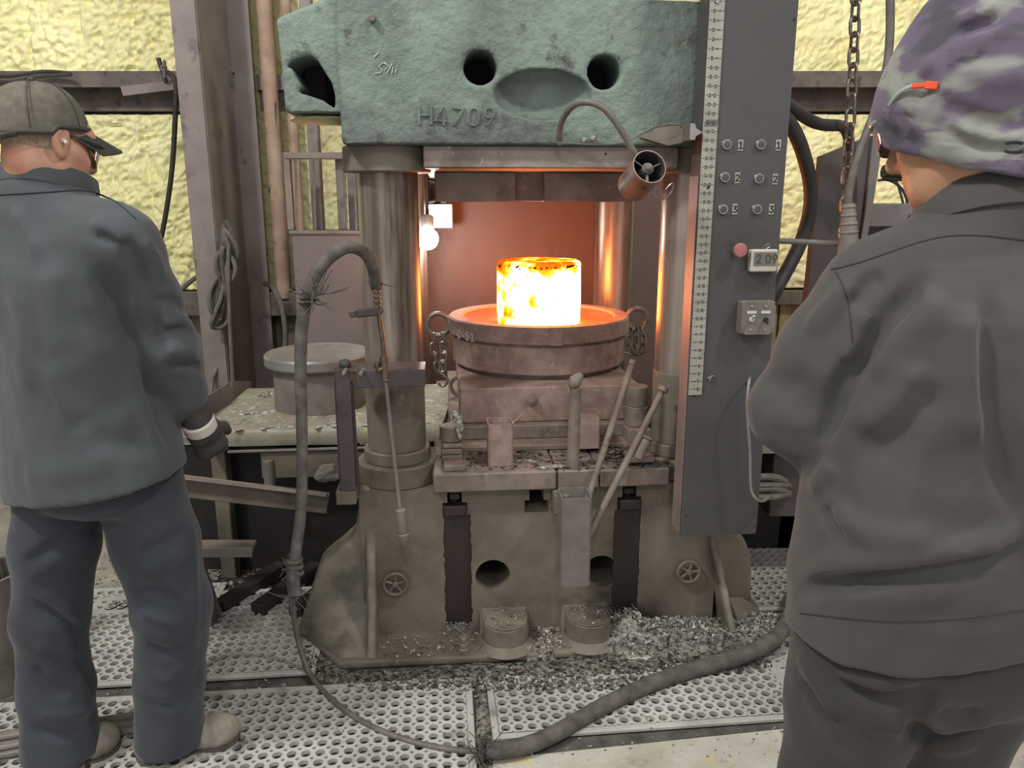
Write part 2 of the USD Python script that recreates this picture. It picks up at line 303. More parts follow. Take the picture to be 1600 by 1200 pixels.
# the hot billet: it glows; cooler scale on its skin is darker
K['hot'] = usdkit.material(stage, '/World/Looks/glowing_billet', {
    'g': ('geometry', {}), 'n': ('noise_texture', {'scale': 9.5, 'detail': 5, 'roughness': .6}), 'sx': ('separate_xyz', {}),
    'top': ('map_range', {'from_min': 1.225, 'from_max': 1.292, 'to_min': 0, 'to_max': .2, 'clamp': True}), 'ad': ('math', {'math_type': 'add'}),
    'left': ('map_range', {'from_min': .12, 'from_max': .0, 'to_min': 0, 'to_max': .075, 'clamp': True}), 'ad2': ('math', {'math_type': 'add'}),
    'r': ('rgb_ramp', {'ramp': [(0, (22, 5.2, 1.15)), (.60, (22, 5.0, 1.05)), (.635, (9, 2.2, .2)), (.675, (3.0, .68, .02)), (.74, (1.3, .2, .006)), (.84, (.7, .09, .004)), (1, (.5, .1, .005))]}),
    'e': ('emission', {'strength': 1.0})},
    [('g.position', 'n.vector'), ('g.position', 'sx.vector'), ('sx.z', 'top.value'), ('sx.x', 'left.value'), ('n.fac', 'ad.value1'), ('top.result', 'ad.value2'), ('ad.value', 'ad2.value1'), ('left.result', 'ad2.value2'), ('ad2.value', 'r.fac'), ('r.color', 'e.color')], surface='e.emission')
K['work'] = emit('work_lamp_glow', (1, .96, .88), 70)
K['opening_glow'] = emit('lit_opening_glow', (1, .97, .9), 9)  # glow of the panel standing in for a bright opening

# ---------------------------------------------------------------- the room
WY = 4.95
def foam_wall(x0, x1, z0, z1, seed, amp=.03, ribs=True, h=.0105):
    nx, nz = int((x1 - x0) / h), int((z1 - z0) / h)
    X, Z = np.meshgrid(np.linspace(x0, x1, nx), np.linspace(z0, z1, nz), indexing='ij')
    q = np.stack([X * 14, Z * 16, X * 0 + seed], -1); w = np.stack([meshkit.noise(q * .45, seed + 5), meshkit.noise(q * .45 + 31, seed + 6), q[..., 2] * 0], -1) * 1.6
    b = sum(a * (1 - np.abs(2 * meshkit.noise((q + w) * s, seed + k) - 1)) for k, (s, a) in enumerate(((.9, .34), (2.0, .44), (4.0, .26))))
    low = meshkit.noise(q * .18, seed + 9)
    y = WY - amp * b * 2.3 - .04 * low
    if ribs:
        for rx in np.arange(x0 + .14, x1, .305): y = y + .022 * np.exp(-((X - rx - .012 * (meshkit.noise(np.stack([Z * 3, Z * 0 + rx, Z * 0], -1), 3) - .5)) / .014) ** 2)
    back = np.full_like(y, WY + .08)
    y[0], y[-1], y[:, 0], y[:, -1] = back[0], back[-1], back[:, 0], back[:, -1]
    v = np.stack([X, y, Z], -1).reshape(-1, 3); i, j = np.meshgrid(np.arange(nx - 1), np.arange(nz - 1), indexing='ij')
    q = np.stack([i * nz + j, (i + 1) * nz + j, (i + 1) * nz + j + 1, i * nz + j + 1], -1).reshape(-1, 4)
    return v, np.vstack([q[:, [0, 1, 2]], q[:, [0, 2, 3]]])
struct('wall_back', box(-6, 6, WY + .06, WY + .16, 0, 6), K['shopwall'], parts=[
    P('foam_panel', foam_wall(-3.6, -1.6, 2.24, 3.3, 1), K['foam'], smooth=True), P('foam_panel', foam_wall(-3.6, -1.6, .98, 2.06, 2), K['foam'], smooth=True),
    P('foam_panel', foam_wall(-1.6, -.4, .98, 3.3, 3, amp=.016), K['foam2'], label='duller foam with rust streaks', smooth=True),
    P('foam_panel', foam_wall(1.2, 3.9, 2.24, 3.3, 4, amp=.022), K['foam'], smooth=True), P('foam_panel', foam_wall(1.2, 3.9, .99, 2.06, 5, amp=.024), K['foam'], smooth=True),
    P('foam_panel', foam_wall(-.4, 1.2, .98, 3.3, 6, h=.03), K['foam2'], smooth=True)])
struct('floor', box(-6, 6, -4, WY + .1, -.1, 0), K['concrete'])
struct('ceiling', box(-6, 6, -1.5, WY + .2, 6, 6.1), K['ceil'])
struct('wall_left', box(-6.1, -6, -1.5, WY + .1, 0, 6), K['shopwall']); struct('wall_right', box(6, 6.1, -1.5, WY + .1, 0, 6), K['shopwall'])
# girts: horizontal Z-shaped rails across the wall
def girt(x0, x1, z, m=K['girt'], d=.2):
    return J(box(x0, x1, WY - d, WY + .05, z - .004, z + .004, .001), box(x0, x1, WY - d - .006, WY - d, z - .085, z + .004, .001), box(x0, x1, WY - .05, WY + .05, z - .2, z - .01, .002))
struct('trim_1', girt(-3.6, -1.62, 2.27), K['girt']); struct('trim_2', girt(-1.52, -1.28, 2.27, d=.08), K['steelbrown']); struct('trim_3', girt(1.2, 3.9, 2.27), K['girt'])
struct('trim_4', J(box(-3.6, -1.25, WY - .14, WY + .05, .9, .985), box(-3.6, -1.25, WY - .15, WY - .14, .84, .985, .001)), K['girt'])
struct('trim_5', box(1.2, 3.9, WY - .1, WY + .05, .9, .99), K['wains'])
# ribbed sheet below the foam, raw planks on the right
rib = lambda x0, x1: J(box(x0, x1, WY + .0, WY + .05, 0, .92), *[prism_xy([(x, WY + .005), (x + .02, WY - .03), (x + .05, WY - .03), (x + .07, WY + .005)], .02, .9) for x in np.arange(x0 + .05, x1 - .08, .2)])
struct('wall_wainscot', rib(-3.6, -.3), K['wains'])
struct('wall_planking', box(-.3, 3.9, WY + .02, WY + .05, 0, .92), K['wains'], parts=[P('plank', box(x + .006, x + .134, WY - .03, WY + .02, 0, .9, .004), K['plank']) for x in np.arange(1.3, 2.6, .14)])

# building column, I-section
cx = -1.66
col = thing('building_column', 'tall brown steel building column left of the press', 'column', [
    P('flange', box(cx - .115, cx + .015, WY - .62, WY - .61, 0, 3.4, .002), K['steelbrown']), P('web', box(cx + .01, cx + .02, WY - .61, WY - .16, 0, 3.4, .002), K['steelbrown']),
    P('flange', box(cx - .115, cx + .145, WY - .16, WY - .145, 0, 3.4, .002), K['steelbrown'])])
solo('pipe_riser', 'pale rusty conduit strip on the wall between the brown column and the green press', 'pipe', J(tube([(-1.43, WY - .13, .95), (-1.43, WY - .13, 3.3)], .045, 14), tube([(-1.31, WY - .12, .95), (-1.31, WY - .12, 3.3)], .03, 10)), K['rust'])
p = at_y(428, 300, WY - .16); q = at_y(430, 160, WY - .16)
solo('wire_hook', 'thin dark wire with a bent hook hanging left of the press', 'wire', J(tube([q, (q + p) / 2 + [.01, 0, 0], p + [-.01, 0, .06]], .004, 6), tube([p + [-.01, 0, .06], p + [-.03, 0, -.0], p + [.015, 0, -.02], p + [-.01, 0, .06]], .004, 6)), K['black'])

# flat plate lying across the left girt, with a spring clamp and hanging cable
a, b = at_y(190, 143, 4.45), at_y(332, 126, 4.62)
solo('flat_bar', 'brown steel flat bar tilted along the left wall rail', 'bar', beam(a, b, .01, .05), K['steelbrown'])
c0 = at_y(262, 118, 4.5)
thing('spring_clamp', 'dark spring clamp gripping the left wall rail', 'clamp', [
    P('jaw', beam(at_y(247, 90, 4.5), at_y(259, 128, 4.52), .02, .024), K['blackmetal']), P('jaw', beam(at_y(257, 94, 4.47), at_y(257, 122, 4.5), .014, .02), K['grey']), P('pivot', ring(at_y(256, 106, 4.49), (0, 1, 0), .014, .004, 14, 6), K['chrome'])])
solo('hanging_cable', 'dark cable hanging from the clamp on the left wall rail', 'cable', tube(crv([at_y(262, 113, 4.5), at_y(272, 122, 4.48), at_y(275, 160, 4.5), at_y(270, 250, 4.55), at_y(258, 340, 4.6), at_y(236, 440, 4.62)], 40), .014, 10), K['black'])
solo('rail_cable', 'black cable draped along the top of the left rail', 'cable', tube(crv([at_y(-20, 112, 4.7), at_y(30, 117, 4.66), at_y(70, 112, 4.68), at_y(110, 116, 4.66), at_y(60, 120, 4.62), at_y(20, 128, 4.62), at_y(-15, 124, 4.62)], 50), .011, 8), K['black'])
# hoses bundled on the left of the column
hb = []; rh = np.random.default_rng(8)
for k in range(6):
    j = lambda s: rh.normal(0, s)
    x0 = 350 - k * 3
    hb.append(P('hose_loop', tube(crv([at_y(352 - k, 345 + 4 * k, 4.24), at_y(350 + j(2), 425, 4.26 + .01 * k), at_y(335 + j(6), 470 + j(6), 4.22 + .02 * k), at_y(337 + j(5), 508 + j(7), 4.24 + .01 * k), at_y(345 + j(3), 500 + j(8), 4.28), at_y(350 + j(3), 455 + j(8), 4.27 + j(.01)), at_y(353 + j(1), 390, 4.25)], 40), .013, 8), K['cable']))
hb.append(P('hose_tail', tube(crv([at_y(357, 380, 4.22), at_y(358, 470, 4.22), at_y(362, 560, 4.22), at_y(365, 615, 4.22)], 20), .012, 8), K['cable']))
thing('hanging_hoses', 'bundle of grey hoses hung beside the brown building column', 'hoses', hb)
solo('wall_hose', 'short hose arching out from the wall above the lower rail', 'hose', tube(crv([at_y(284, 452, 4.55), at_y(300, 438, 4.5), at_y(325, 426, 4.45), at_y(344, 432, 4.4)], 20), .014, 8), K['cable'])
solo('floor_hose', 'pale hose curving down the right side of the brown column', 'hose', tube(crv([at_y(414, 443, 4.6), at_y(428, 452, 4.55), at_y(444, 500, 4.5), at_y(445, 550, 4.5), at_y(432, 605, 4.45)], 30), .016, 8), K['hose2'])
solo('steel_rod', 'thin steel rod leaning beside the hanging hoses', 'rod', tube([at_y(352, 548, 4.4), at_y(332, 590, 4.3), at_y(328, 640, 4.2)], .012, 8), K['cable'])
# ---------------------------------------------------------------- the forging press (all in the press's own frame: u right, v away, z up)
UC = .128; CL = (-.384, .64); CR = .099; VF = .30; VR = 1.50
# base casting
slots = []
for u0 in (-.185, .10, .43):
    slots += [sbox(u0 - .025, .50, u0 + .025, .60), sbox(u0 - .042, .485, u0 + .042, .53)]
front = Polygon([(-.512, .0), (-.512, .58), (.76, .58), (.76, .0)]).difference(unary_union(slots))
BM = man(prism_uz(front, .16, 1.62))
for u, z, r in ((-.055, .247, .062), (.335, .247, .062)): BM -= man(cyl((u, .0, z), (u, .5, z), r, n=40, b=0.0005))
def ragged(u0, u1, z0, z1, sd):
    r = np.random.default_rng(sd); zs = np.linspace(z0, z1, 26)
    return Polygon([(u0 + r.normal(0, .002), z) for z in zs] + [(u1 + r.normal(0, .002), z) for z in zs[::-1]])
strips = [ragged(-.225, -.13, .06, .485, 4), ragged(.378, .475, .06, .485, 5)]
for s in strips: BM -= man(prism_uz(s.buffer(0), .10, .172))
v, f = MM(BM.refine_to_length(.04)); n_ = meshkit.fbm(v * 8, 3, 4) - .5
v = v.copy(); v[:, 1] += np.where(v[:, 1] < .17, .004 * n_, 0)
base_mesh = (v, f)
wl = Polygon([(-.50, .585), (-.530, .42), (-.55, .395), (-.66, .303), (-.745, .06), (-.745, .03), (-.47, .03), (-.47, .585)])
wr = Polygon([(.74, .585), (.79, .40), (.83, .36), (.90, .30), (.93, .22), (.94, .03), (.70, .03), (.70, .585)])
ramp = man(hull([(-.58, .012, .02), (-.48, .012, .02), (-.48, .20, .02), (-.735, .2, .02), (-.48, .175, .17), (-.60, .178, .16), (-.70, .185, .10), (-.49, .06, .045)]))
wing_l = cast(man(prism_uz(wl, .17, .30)) + ramp + man(mv(prism_vz(Polygon([(.30, .50), (.165, .50), (.155, .40), (.12, .31), (.085, .2), (.030, .055), (.0, .0), (.30, .0)]), -.017, .017), (-.475, 0, 0))), .014, 5, .002, 18, 2); wing_r = cast(man(prism_uz(wr, .25, .38)), .02, 3, .002, 18, 3)
def rib_web(u, lean):
    M = man(prism_vz(Polygon([(.30, .56), (.155, .56), (.15, .36), (.125, .30), (.09, .2), (.028, .045), (.0, .0), (.30, .0)]), -.014, .014))
    m = cast(M, .015, 2, .0015, 20, 5); v = m[0].copy(); v[:, 0] += u + lean * (.3 - v[:, 2]); return v, m[1]
foot = cast(man(prism_xy(Polygon([(-.585, 0), (.84, 0), (.97, .22), (.97, 1.6), (-.76, 1.6), (-.76, .23)]), 0, .034)), .03, 1, .002, 10, 6)
def fillet(u0, u1):
    return hull([(u0, .02, .03), (u1, .03, .03), (u0, .2, .03), (u1, .2, .03), (u0 + .02, .17, .14), (u1, .17, .17), (u0, .19, .03)])
ramp_r = cast(man(hull([(.80, .02, .03), (.88, .08, .03), (.93, .24, .03), (.79, .24, .03), (.80, .2, .1), (.88, .24, .07)])), .015, 3, .002, 16, 8)
parts = [P('bed_casting', base_mesh, K['iron']), P('foot_plate', foot, K['iron'], smooth=40), P('side_wing', wing_l, K['iron_edge'], smooth=40), P('side_wing', wing_r, K['iron'], smooth=40),
         P('gusset_rib', rib_web(.752, .17), K['iron_edge'], smooth=40), P('foot_ramp', ramp_r, K['iron'], smooth=40)]
for s in strips: parts.append(P('dark_channel', prism_uz(s.buffer(-.002), .166, .171), K['dark_iron'], label='dark recessed vertical channel'))  # dark brown lining set in the ragged recesses
for u0 in (-.185, .43):
    parts.append(P('slot_bolt', J(box(u0 - .04, u0 + .04, .14, .4, .487, .525), cyl((u0, .2, .52), (u0, .2, .59), .016), box(u0 - .02, u0 + .02, .17, .23, .535, .56)), K['dark_iron'], label='bolt head seated in the slot'))
for u, lbl in ((-.015, 'left'), (.28, 'right')):
    parts.append(P('anchor_boss', J(cyl((u, .085, .03), (u, .085, .118), .082, .078, 36, .006), ring((u, .085, .12), (0, 0, 1), .073, .004, 36, 6)), K['iron'], [
        P('boss_collar', rev([(.083, .03), (.110, .03), (.100, .037), (.090, .046), (.083, .055)], 40, at=(u, .085, 0)), K['iron'], smooth=50), P('boss_fairing', hull([(u - .10, .17, .03), (u + .10, .17, .03), (u - .09, .12, .03), (u + .09, .12, .03), (u - .085, .172, .135), (u + .085, .172, .135), (u - .075, .15, .11), (u + .075, .15, .11)]), K['iron'])]))
for u, z, sd in ((-.398, .24, 0), (.655, .24, 1)):
    sp = [beam((u, .142, z), (u + .036 * math.cos(a), .142, z + .036 * math.sin(a)), .008, .010) for a in np.arange(5) * 2 * math.pi / 5 + .3 + sd]
    parts.append(P('valve_handwheel', J(ring((u, .142, z), (0, 1, 0), .040, .0065, 32, 8), cyl((u, .132, z), (u, .168, z), .011), *sp), K['iron'], label='round spoked handwheel on the bed front'))
for u, v_ in ((-.165, .05), (.90, .12)):
    parts.append(P('anchor_bolt', J(cyl((u, v_, .03), (u, v_, .042), .026, n=6), cyl((u, v_, .042), (u, v_, .058), .019, n=6, b=.002), cyl((u, v_, .058), (u, v_, .078), .011)), K['iron_edge'], label='hex anchor bolt with washer'))
# columns with collars
for i, (v_, us) in enumerate(((VF, CL), (VR, CL))):
    for u in us:
        d = {'column': (cyl((u, v_, .58), (u, v_, 1.75), CR, n=56, b=.001), K['ram'])}
        subs = []
        if v_ == VF:
            subs = [P('column_collar', J(cyl((u, v_, .58), (u, v_, .655), .142, n=48, b=.004), cyl((u, v_, .655), (u, v_, .70), .117, n=48, b=.004)), K['iron']),
                    P('column_sleeve', J(cyl((u, v_, .70), (u, v_, .955), CR + .003, n=48, b=.002)), K['iron'])]
            subs.append(P('column_nut', pipe((u, v_, 1.635), (u, v_, 1.715), .142, CR + .002, 48, .004), K['iron']))
        parts.append(P('column', d['column'][0], d['column'][1], subs))
# bolster on the bed
parts.append(P('bolster', J(box(-.257, .163, .115, 1.5, .583, .652, .006)), K['tool']))
parts.append(P('bolster', J(box(.315, .56, .12, 1.5, .583, .648, .006)), K['tool']))
parts.append(P('bolster_block', box(.168, .31, .118, .5, .583, .65, .005), K['tool'], label='short block between the two bolster halves'))
parts.append(P('ledge_plate', J(box(-.18, .58, .34, 1.4, .652, .672, .003)), K['tool'])); parts.append(P('ledge_plate', box(-.20, .60, .42, 1.4, .672, .725, .004), K['tool']))
dh = cast(man(box(-.157, .53, .46, 1.40, .725, .862, .003)), .03, 1, .003, 16, 12)
parts.append(P('die_holder', dh, K['scale'], [P('lifting_bolt', J(cyl((.115, .463, .815), (.115, .44, .815), .02), cyl((.115, .445, .815), (.115, .432, .815), .011, n=6)), K['tool'])], smooth=40))
# slide and upper die
parts.append(P('slide_plate', box(-.262, .545, .15, 1.25, 1.645, 1.714, .004), K['die'], [P('bolt_hole', cyl((.31, .149, 1.69), (.31, .16, 1.69), .004), K['hole'])]))
parts.append(P('upper_die', J(box(-.232, .055, .47, 1.3, 1.542, 1.645, .004), box(.155, .472, .47, 1.3, 1.542, 1.645, .004)), K['die'])); parts.append(P('die_keyway', box(.05, .16, .51, 1.3, 1.545, 1.645, .002), K['scale'], label='darker recessed strip between the upper die halves'))
# crown
CM = man(prism_uz(Polygon([(-.505, 1.713), (-.505, 2.10), (-.48, 2.15), (-.40, 2.17), (.26, 2.16), (.27, 2.135), (.80, 2.125), (.80, 1.713)]), .12, 1.62)) 
for u, z in ((-.085, 1.935), (.292, 1.927)): CM -= man(cyl((u, .05, z), (u, .5, z), .05, n=40, b=.0005))
pk = man(ball((.105, .12, 1.86), 1, 3, (.15, .075, .075)));  CM -= pk
v, f = MM(CM.refine_to_length(.016)); t = trimesh.Trimesh(v, f, process=False); t.merge_vertices(); trimesh.smoothing.filter_laplacian(t, lamb=.5, iterations=1)
v = np.array(t.vertices); nn = np.array(t.vertex_normals); v += nn * (.005 * (meshkit.fbm(v * 5, 3, 2) - .5) + .004 * (meshkit.fbm(v * 26, 2, 3) - .5))[:, None]
crown = (v, np.array(t.faces))
# the ear at the crown's left: a hollow lug with a ragged opening
ear = Polygon([(-.665, 1.80), (-.675, 2.06), (-.60, 2.09), (-.46, 2.15), (-.45, 1.80)])
eh = [at_v(*q, .128)[[0, 2]] for q in ((448, 105), (458, 96), (472, 91), (486, 88), (497, 97), (508, 115), (518, 130), (523, 150), (524, 172), (505, 158), (480, 150), (466, 146), (473, 138), (464, 124), (456, 108))]
EM = man(prism_uz(ear, .128, .5)) - man(prism_uz(Polygon(eh).buffer(0), .0, .45))
EM -= man(cyl((-.555, .34, 1.79), (-.555, .34, 1.83), .13))
ear_m = cast(EM, .014, 2, .0015, 20, 14)
parts += [P('crown', crown, K['green'], [
    P('casting_number', (lambda m: (np.stack([m[0][:, 0] + at_v(650, 195, .12)[0], .122 - m[0][:, 2], m[0][:, 1] + at_v(650, 195, .12)[2]], 1), m[1]))(J(*[rot(mv(T(meshkit.text_mesh(ch, .055, .008)), (i * .049, 0, 0)), (0, 0, 1), a, (i * .049, 0, 0)) for i, (ch, a) in enumerate(zip('H4709', (0, -3, -6, -5, -3)))])), K['green'], label='raised casting number H4709'),
    P('stud', cyl((at_v(582, 30, .12)[0], .125, at_v(582, 30, .12)[2]), (at_v(582, 30, .12)[0], .10, at_v(582, 30, .12)[2]), .011), K['iron'])], smooth=45),
    P('crown_ear', ear_m, K['green'], [P('ear_floor', cyl((-.56, .3, 1.792), (-.56, .3, 1.80), .125, n=40), K['foam2'], label='flat underside of the ear, pale with yellowish light painted in'), P('ear_nut', cyl((-.60, .36, 1.80), (-.60, .36, 1.98), .06, n=6), K['hole'])], smooth=45)]  # ear floor takes the pale foam colour to paint in yellowish light
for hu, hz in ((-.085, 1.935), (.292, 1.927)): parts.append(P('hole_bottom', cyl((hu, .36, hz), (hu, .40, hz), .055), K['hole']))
ch = []
for stroke in ([(604, 101), (598, 98), (592, 104), (597, 110), (594, 114), (586, 115)], [(592, 82), (584, 90)], [(600, 96), (607, 104), (600, 110)], [(604, 115), (613, 99)], [(612, 115), (614, 104)], [(617, 114), (619, 107)]):
    ch.append(tube([at_v(x, y, .117) for x, y in stroke], .0017, 5))
parts.append(P('chalk_writing', J(*ch), K['chalk'], label='faint chalk scribble on the green crown'))
# bits under the crown on the right
b0 = at_v(905, 205, .13)
parts.append(P('clamp_dog', cast(man(hull([at_v(x, y, vv) for x, y in ((872, 224), (890, 205), (925, 205), (940, 222)) for vv in (.12, .17)])), .01, 2, .001, 20, 3), K['iron'])); parts.append(P('cap_screw', J(cyl(at_v(926, 216, .12), at_v(926, 216, .10), .008), cyl(at_v(912, 219, .12), at_v(912, 219, .10), .008)), K['chrome']))
parts.append(P('slide_bracket', J(prism_uz([at_v(*q, .08)[[0, 2]] for q in ((1000, 216), (1030, 200), (1078, 196), (1090, 218), (1042, 228), (1022, 222))], .06, .10)), K['iron']))
pt = at_v(1088, 206, .0); parts.append(P('stroke_pointer', prism_uz([at_v(*q, -.012)[[0, 2]] for q in ((1078, 193), (1085, 193), (1088, 201), (1097, 207), (1087, 213), (1085, 219), (1077, 218))], -.016, .06), K['chrome'], label='bright pointer reading the ruler'))
thing('forging_press', 'green-topped hydraulic forging press with four columns and a dirty iron bed', 'press', parts, press=True, base=(UC, .8, 0))

# red-brown guard sheets behind the die space
solo('back_guard', 'tall red-brown guard sheet behind the hot billet', 'sheet', J(box(-.50, 1.06, 1.75, 1.765, .0, 1.9, .002), box(-.51, -.50, 1.72, 1.77, .0, 1.9)), K['backsheet'], press=True)

# die ring with the hot billet in it
RU, RV = .195, .92; RB, RTOP = .862, 1.074
ringm = rev([(.001, RB + .01), (.335, RB), (.335, RB + .014), (.362, RB + .018), (.368, RB + .024), (.368, RB + .13), (.362, RB + .135), (.362, RB + .142), (.386, RB + .147), (.386, RTOP - .006), (.379, RTOP), (.327, RTOP), (.320, RTOP - .006), (.320, RTOP - .05), (.001, RTOP - .05)], 96, at=(RU, RV, 0))
notch = obox((RU + .02, RV - .383, RTOP - .045), .055, .008, .05)
rp = [P('ring_body', ringm, K['scale'], [P('number_plate', notch, K['scale'])], smooth=35), P('ring_bowl', rev([(.001, RTOP - .049), (.319, RTOP - .049), (.319, RTOP - .007), (.312, RTOP - .013), (.268, RTOP - .036), (.001, RTOP - .036)], 96, at=(RU, RV, 0)), K['bowl'], smooth=35)]
def lug(c, ax): return J(ring(c, ax, .05, .0115, 28, 10))
L0, R0 = np.array([RU - .43, RV - .02, 1.035]), np.array([RU + .43, RV - .0, 1.045])
rp.append(P('lifting_eye', J(ring(L0, (.1, 1, 0), .047, .011, 28, 10), cyl(L0 + [.045, 0, 0], L0 + [.075, 0, 0], .016)), K['chainm'])); rp.append(P('lifting_eye', J(ring(R0, (-.2, 1, 0), .047, .011, 28, 10), cyl(R0 + [-.045, 0, 0], R0 + [-.075, 0, 0], .016)), K['chainm']))
m5 = at_v(703, 515, RV - .35)
def wrap_text(txt, h, a0, z0, R):
    m = T(meshkit.text_mesh(txt, h, .0025)); an = a0 + m[0][:, 0] / R; r = R + m[0][:, 2]
    return np.stack([RU + r * np.sin(an), RV - r * np.cos(an), z0 + m[0][:, 1]], 1), m[1]
rp.append(P('stamped_mark', wrap_text('C-51', .034, math.radians(-66), RTOP - .072, .3855), K['chalk'], label='painted mark C-51 on the ring'))
thing('die_ring', 'heavy round steel ring die holding the glowing billet', 'die', rp, press=True)
BR = .178
bil = rev([(.001, RTOP - .036), (BR - .004, RTOP - .036), (BR, RTOP - .03), (BR + .002, 1.15), (BR, 1.288), (BR - .004, 1.296), (BR - .016, 1.303), (.001, 1.304)], 96, at=(RU, RV, 0))
v = bil[0].copy(); dd = v - [RU, RV, 0]; rr = np.hypot(dd[:, 0], dd[:, 1]) + 1e-9; k = 1 + .016 * (meshkit.fbm(v * 16, 3, 5) - .5); v[:, 0] = RU + dd[:, 0] * k; v[:, 1] = RV + dd[:, 1] * k
r_ = np.random.default_rng(3); ang = r_.uniform(-1.5, 1.5, 46)
crust = flakes(np.zeros((46, 3)), r_.uniform(.004, .012, 46), .2, seed=5); cv = crust[0].reshape(46, -1, 3)
cv = np.stack([RU + (BR + .001 + cv[..., 2]) * np.sin(ang[:, None] + cv[..., 0] / BR), RV - (BR + .001 + cv[..., 2]) * np.cos(ang[:, None] + cv[..., 0] / BR), 1.284 + r_.normal(0, .003, (46, 1)) + cv[..., 1] * .6], -1)
thing('hot_billet', 'glowing yellow-white hot steel billet standing in the ring die', 'billet', [P('billet_body', (v, bil[1]), K['hot'], smooth=40), P('scale_crust', (cv.reshape(-1, 3), crust[1]), K['dark_iron'], kind='stuff')], press=True)

# chains hanging on the ring's eyes
cl_pts = crv([L0 + [-.02, -.01, -.04], L0 + [-.018, -.01, -.12], L0 + [.0, -.015, -.19]], 20)
lk = [P('link', m, K['chainm']) for m in chain(cl_pts, .05, .03, .0045, .35)] + [P('link', m, K['chainm']) for m in chain(crv([L0 + [.015, -.02, -.035], L0 + [.02, -.02, -.13], L0 + [.01, -.02, -.2]], 20), .05, .03, .0045, .35)]
lk += [P('hook', tube(crv([L0 + [.0, -.02, -.19], L0 + [.02, -.02, -.215], L0 + [.035, -.02, -.235], L0 + [.02, -.02, -.262], L0 + [-.004, -.02, -.25]], 24), .006, 8), K['chainm']), P('end_ring', ring(L0 + [.085, -.03, -.262], (.2, 1, 0), .038, .0085, 28, 8), K['chainm'])]
thing('lifting_chain', 'short lifting chain with an end ring hanging left of the ring die', 'chain', lk, press=True)
lk = []
for dx, sd in ((-.035, 1), (.03, 2), (-.005, 3)):
    lk += [P('link', m, K['chainm']) for m in chain(crv([R0 + [dx * .4, -.012, -.04], R0 + [dx, -.015, -.09], R0 + [dx * .6, -.02, -.15]], 20), .046, .028, .004, .4)]
lk += [P('wire_end', tube([R0 + [a, -.02, -.16], R0 + [a + b, -.03, -.16 + c]], .003, 6), K['chainm']) for a, b, c in ((-.02, -.05, .05), (0, .06, .03), (-.01, -.03, .06), (.01, .075, .045), (0, -.06, .02))]
thing('lifting_chain', 'tangled chain and wire ends hanging right of the ring die', 'chain', lk, press=True)
# ---------------------------------------------------------------- control cabinet with its ruler, buttons and switches
CU0, CU1, CZ0 = .567, .832, .447
cm = prism_uz(Polygon([(CU0 + .006, CZ0), (CU1 - .006, CZ0), (CU1, CZ0 + .006), (CU1, 2.5), (CU0, 2.5), (CU0, CZ0 + .006)]), .0, .085)
def onc(px, py, v=-.001): return at_v(px, py, v)
cp = [P('cabinet_body', cm, K['panel']), P('side_flange', box(CU0 - .004, CU0 - .0005, .002, .083, CZ0 + .01, 1.62, .001), K['panelside'], label='worn cabinet side with pink billet light painted in')]
cp += [P('mounting_bracket', box(CU0 + .04, CU1 - .04, .084, .135, z, z + .08), K['iron']) for z in (1.78, 2.0)] + [P('mounting_bracket', box(CU0 + .06, CU1 - .10, .084, .17, .50, .56), K['iron'])]
lab = []
for (bx, by, lx, ly, tx) in ((1135, 226, 1157, 227, '1'), (1188, 226, 1216, 227, '1'), (1132, 277, 1152, 278, '2'), (1185, 279, 1211, 280, '2'), (1129, 327, 1148, 327, '3'), (1182, 327, 1205, 327, '3')):
    q = onc(bx, by, 0); cp.append(P('push_button', J(cyl(q, q + [0, -.006, 0], .0155), ring(q + [0, -.006, 0], (0, 1, 0), .0125, .003, 24, 6)), K['chrome'], [P('button_cap', cyl(q + [0, -.004, 0], q + [0, -.010, 0], .0105), K['panel'])]))
    q = onc(lx, ly, 0); tm = T(meshkit.text_mesh(tx, .020, .0006, bold=True)); w = tm[0][:, 0].max() + tm[0][:, 0].min()
    cp.append(P('number_plate', box(q[0] - .008, q[0] + .008, -.002, 0, q[2] - .016, q[2] + .016, .0005), K['ruler'], [P('digit', (np.stack([q[0] + tm[0][:, 0] - w / 2, -.002 - tm[0][:, 2], q[2] - .01 + tm[0][:, 1]], 1), tm[1]), K['ink'])]))
q = onc(1155, 391, -.02); cp.append(P('stop_button', rev([(.001, 0), (.008, 0), (.009, .022), (.020, .024), (.0225, .030), (.019, .036), (.001, .038)], 32, (0, -1, 0), (q[0], 0, q[2])), K['redbtn'], label='faded red mushroom stop button'))
# timer
a, b = onc(1175, 390, -.03), onc(1214, 425, -.03)
lcd = T(meshkit.text_mesh('2 09', .026, .0005, bold=True))
cp.append(P('timer', J(box(a[0], b[0], -.03, 0, b[2], a[2], .004)), K['case'], [P('display', box(a[0] + .008, b[0] - .006, -.032, -.028, b[2] + .020, a[2] - .008, .001), K['lcd']), P('figures', (np.stack([a[0] + .012 + lcd[0][:, 0] * .9, -.0325 - lcd[0][:, 2], b[2] + .028 + lcd[0][:, 1]], 1), lcd[1]), K['panel'])], label='cream plastic digital timer'))
q = onc(1196, 386, -.01); cp.append(P('wire_tie', J(ring(q, (0, 1, .3), .008, .0016, 14, 5), ring(q + [.006, 0, .004], (.4, 1, 0), .007, .0016, 14, 5)), K['chrome']))
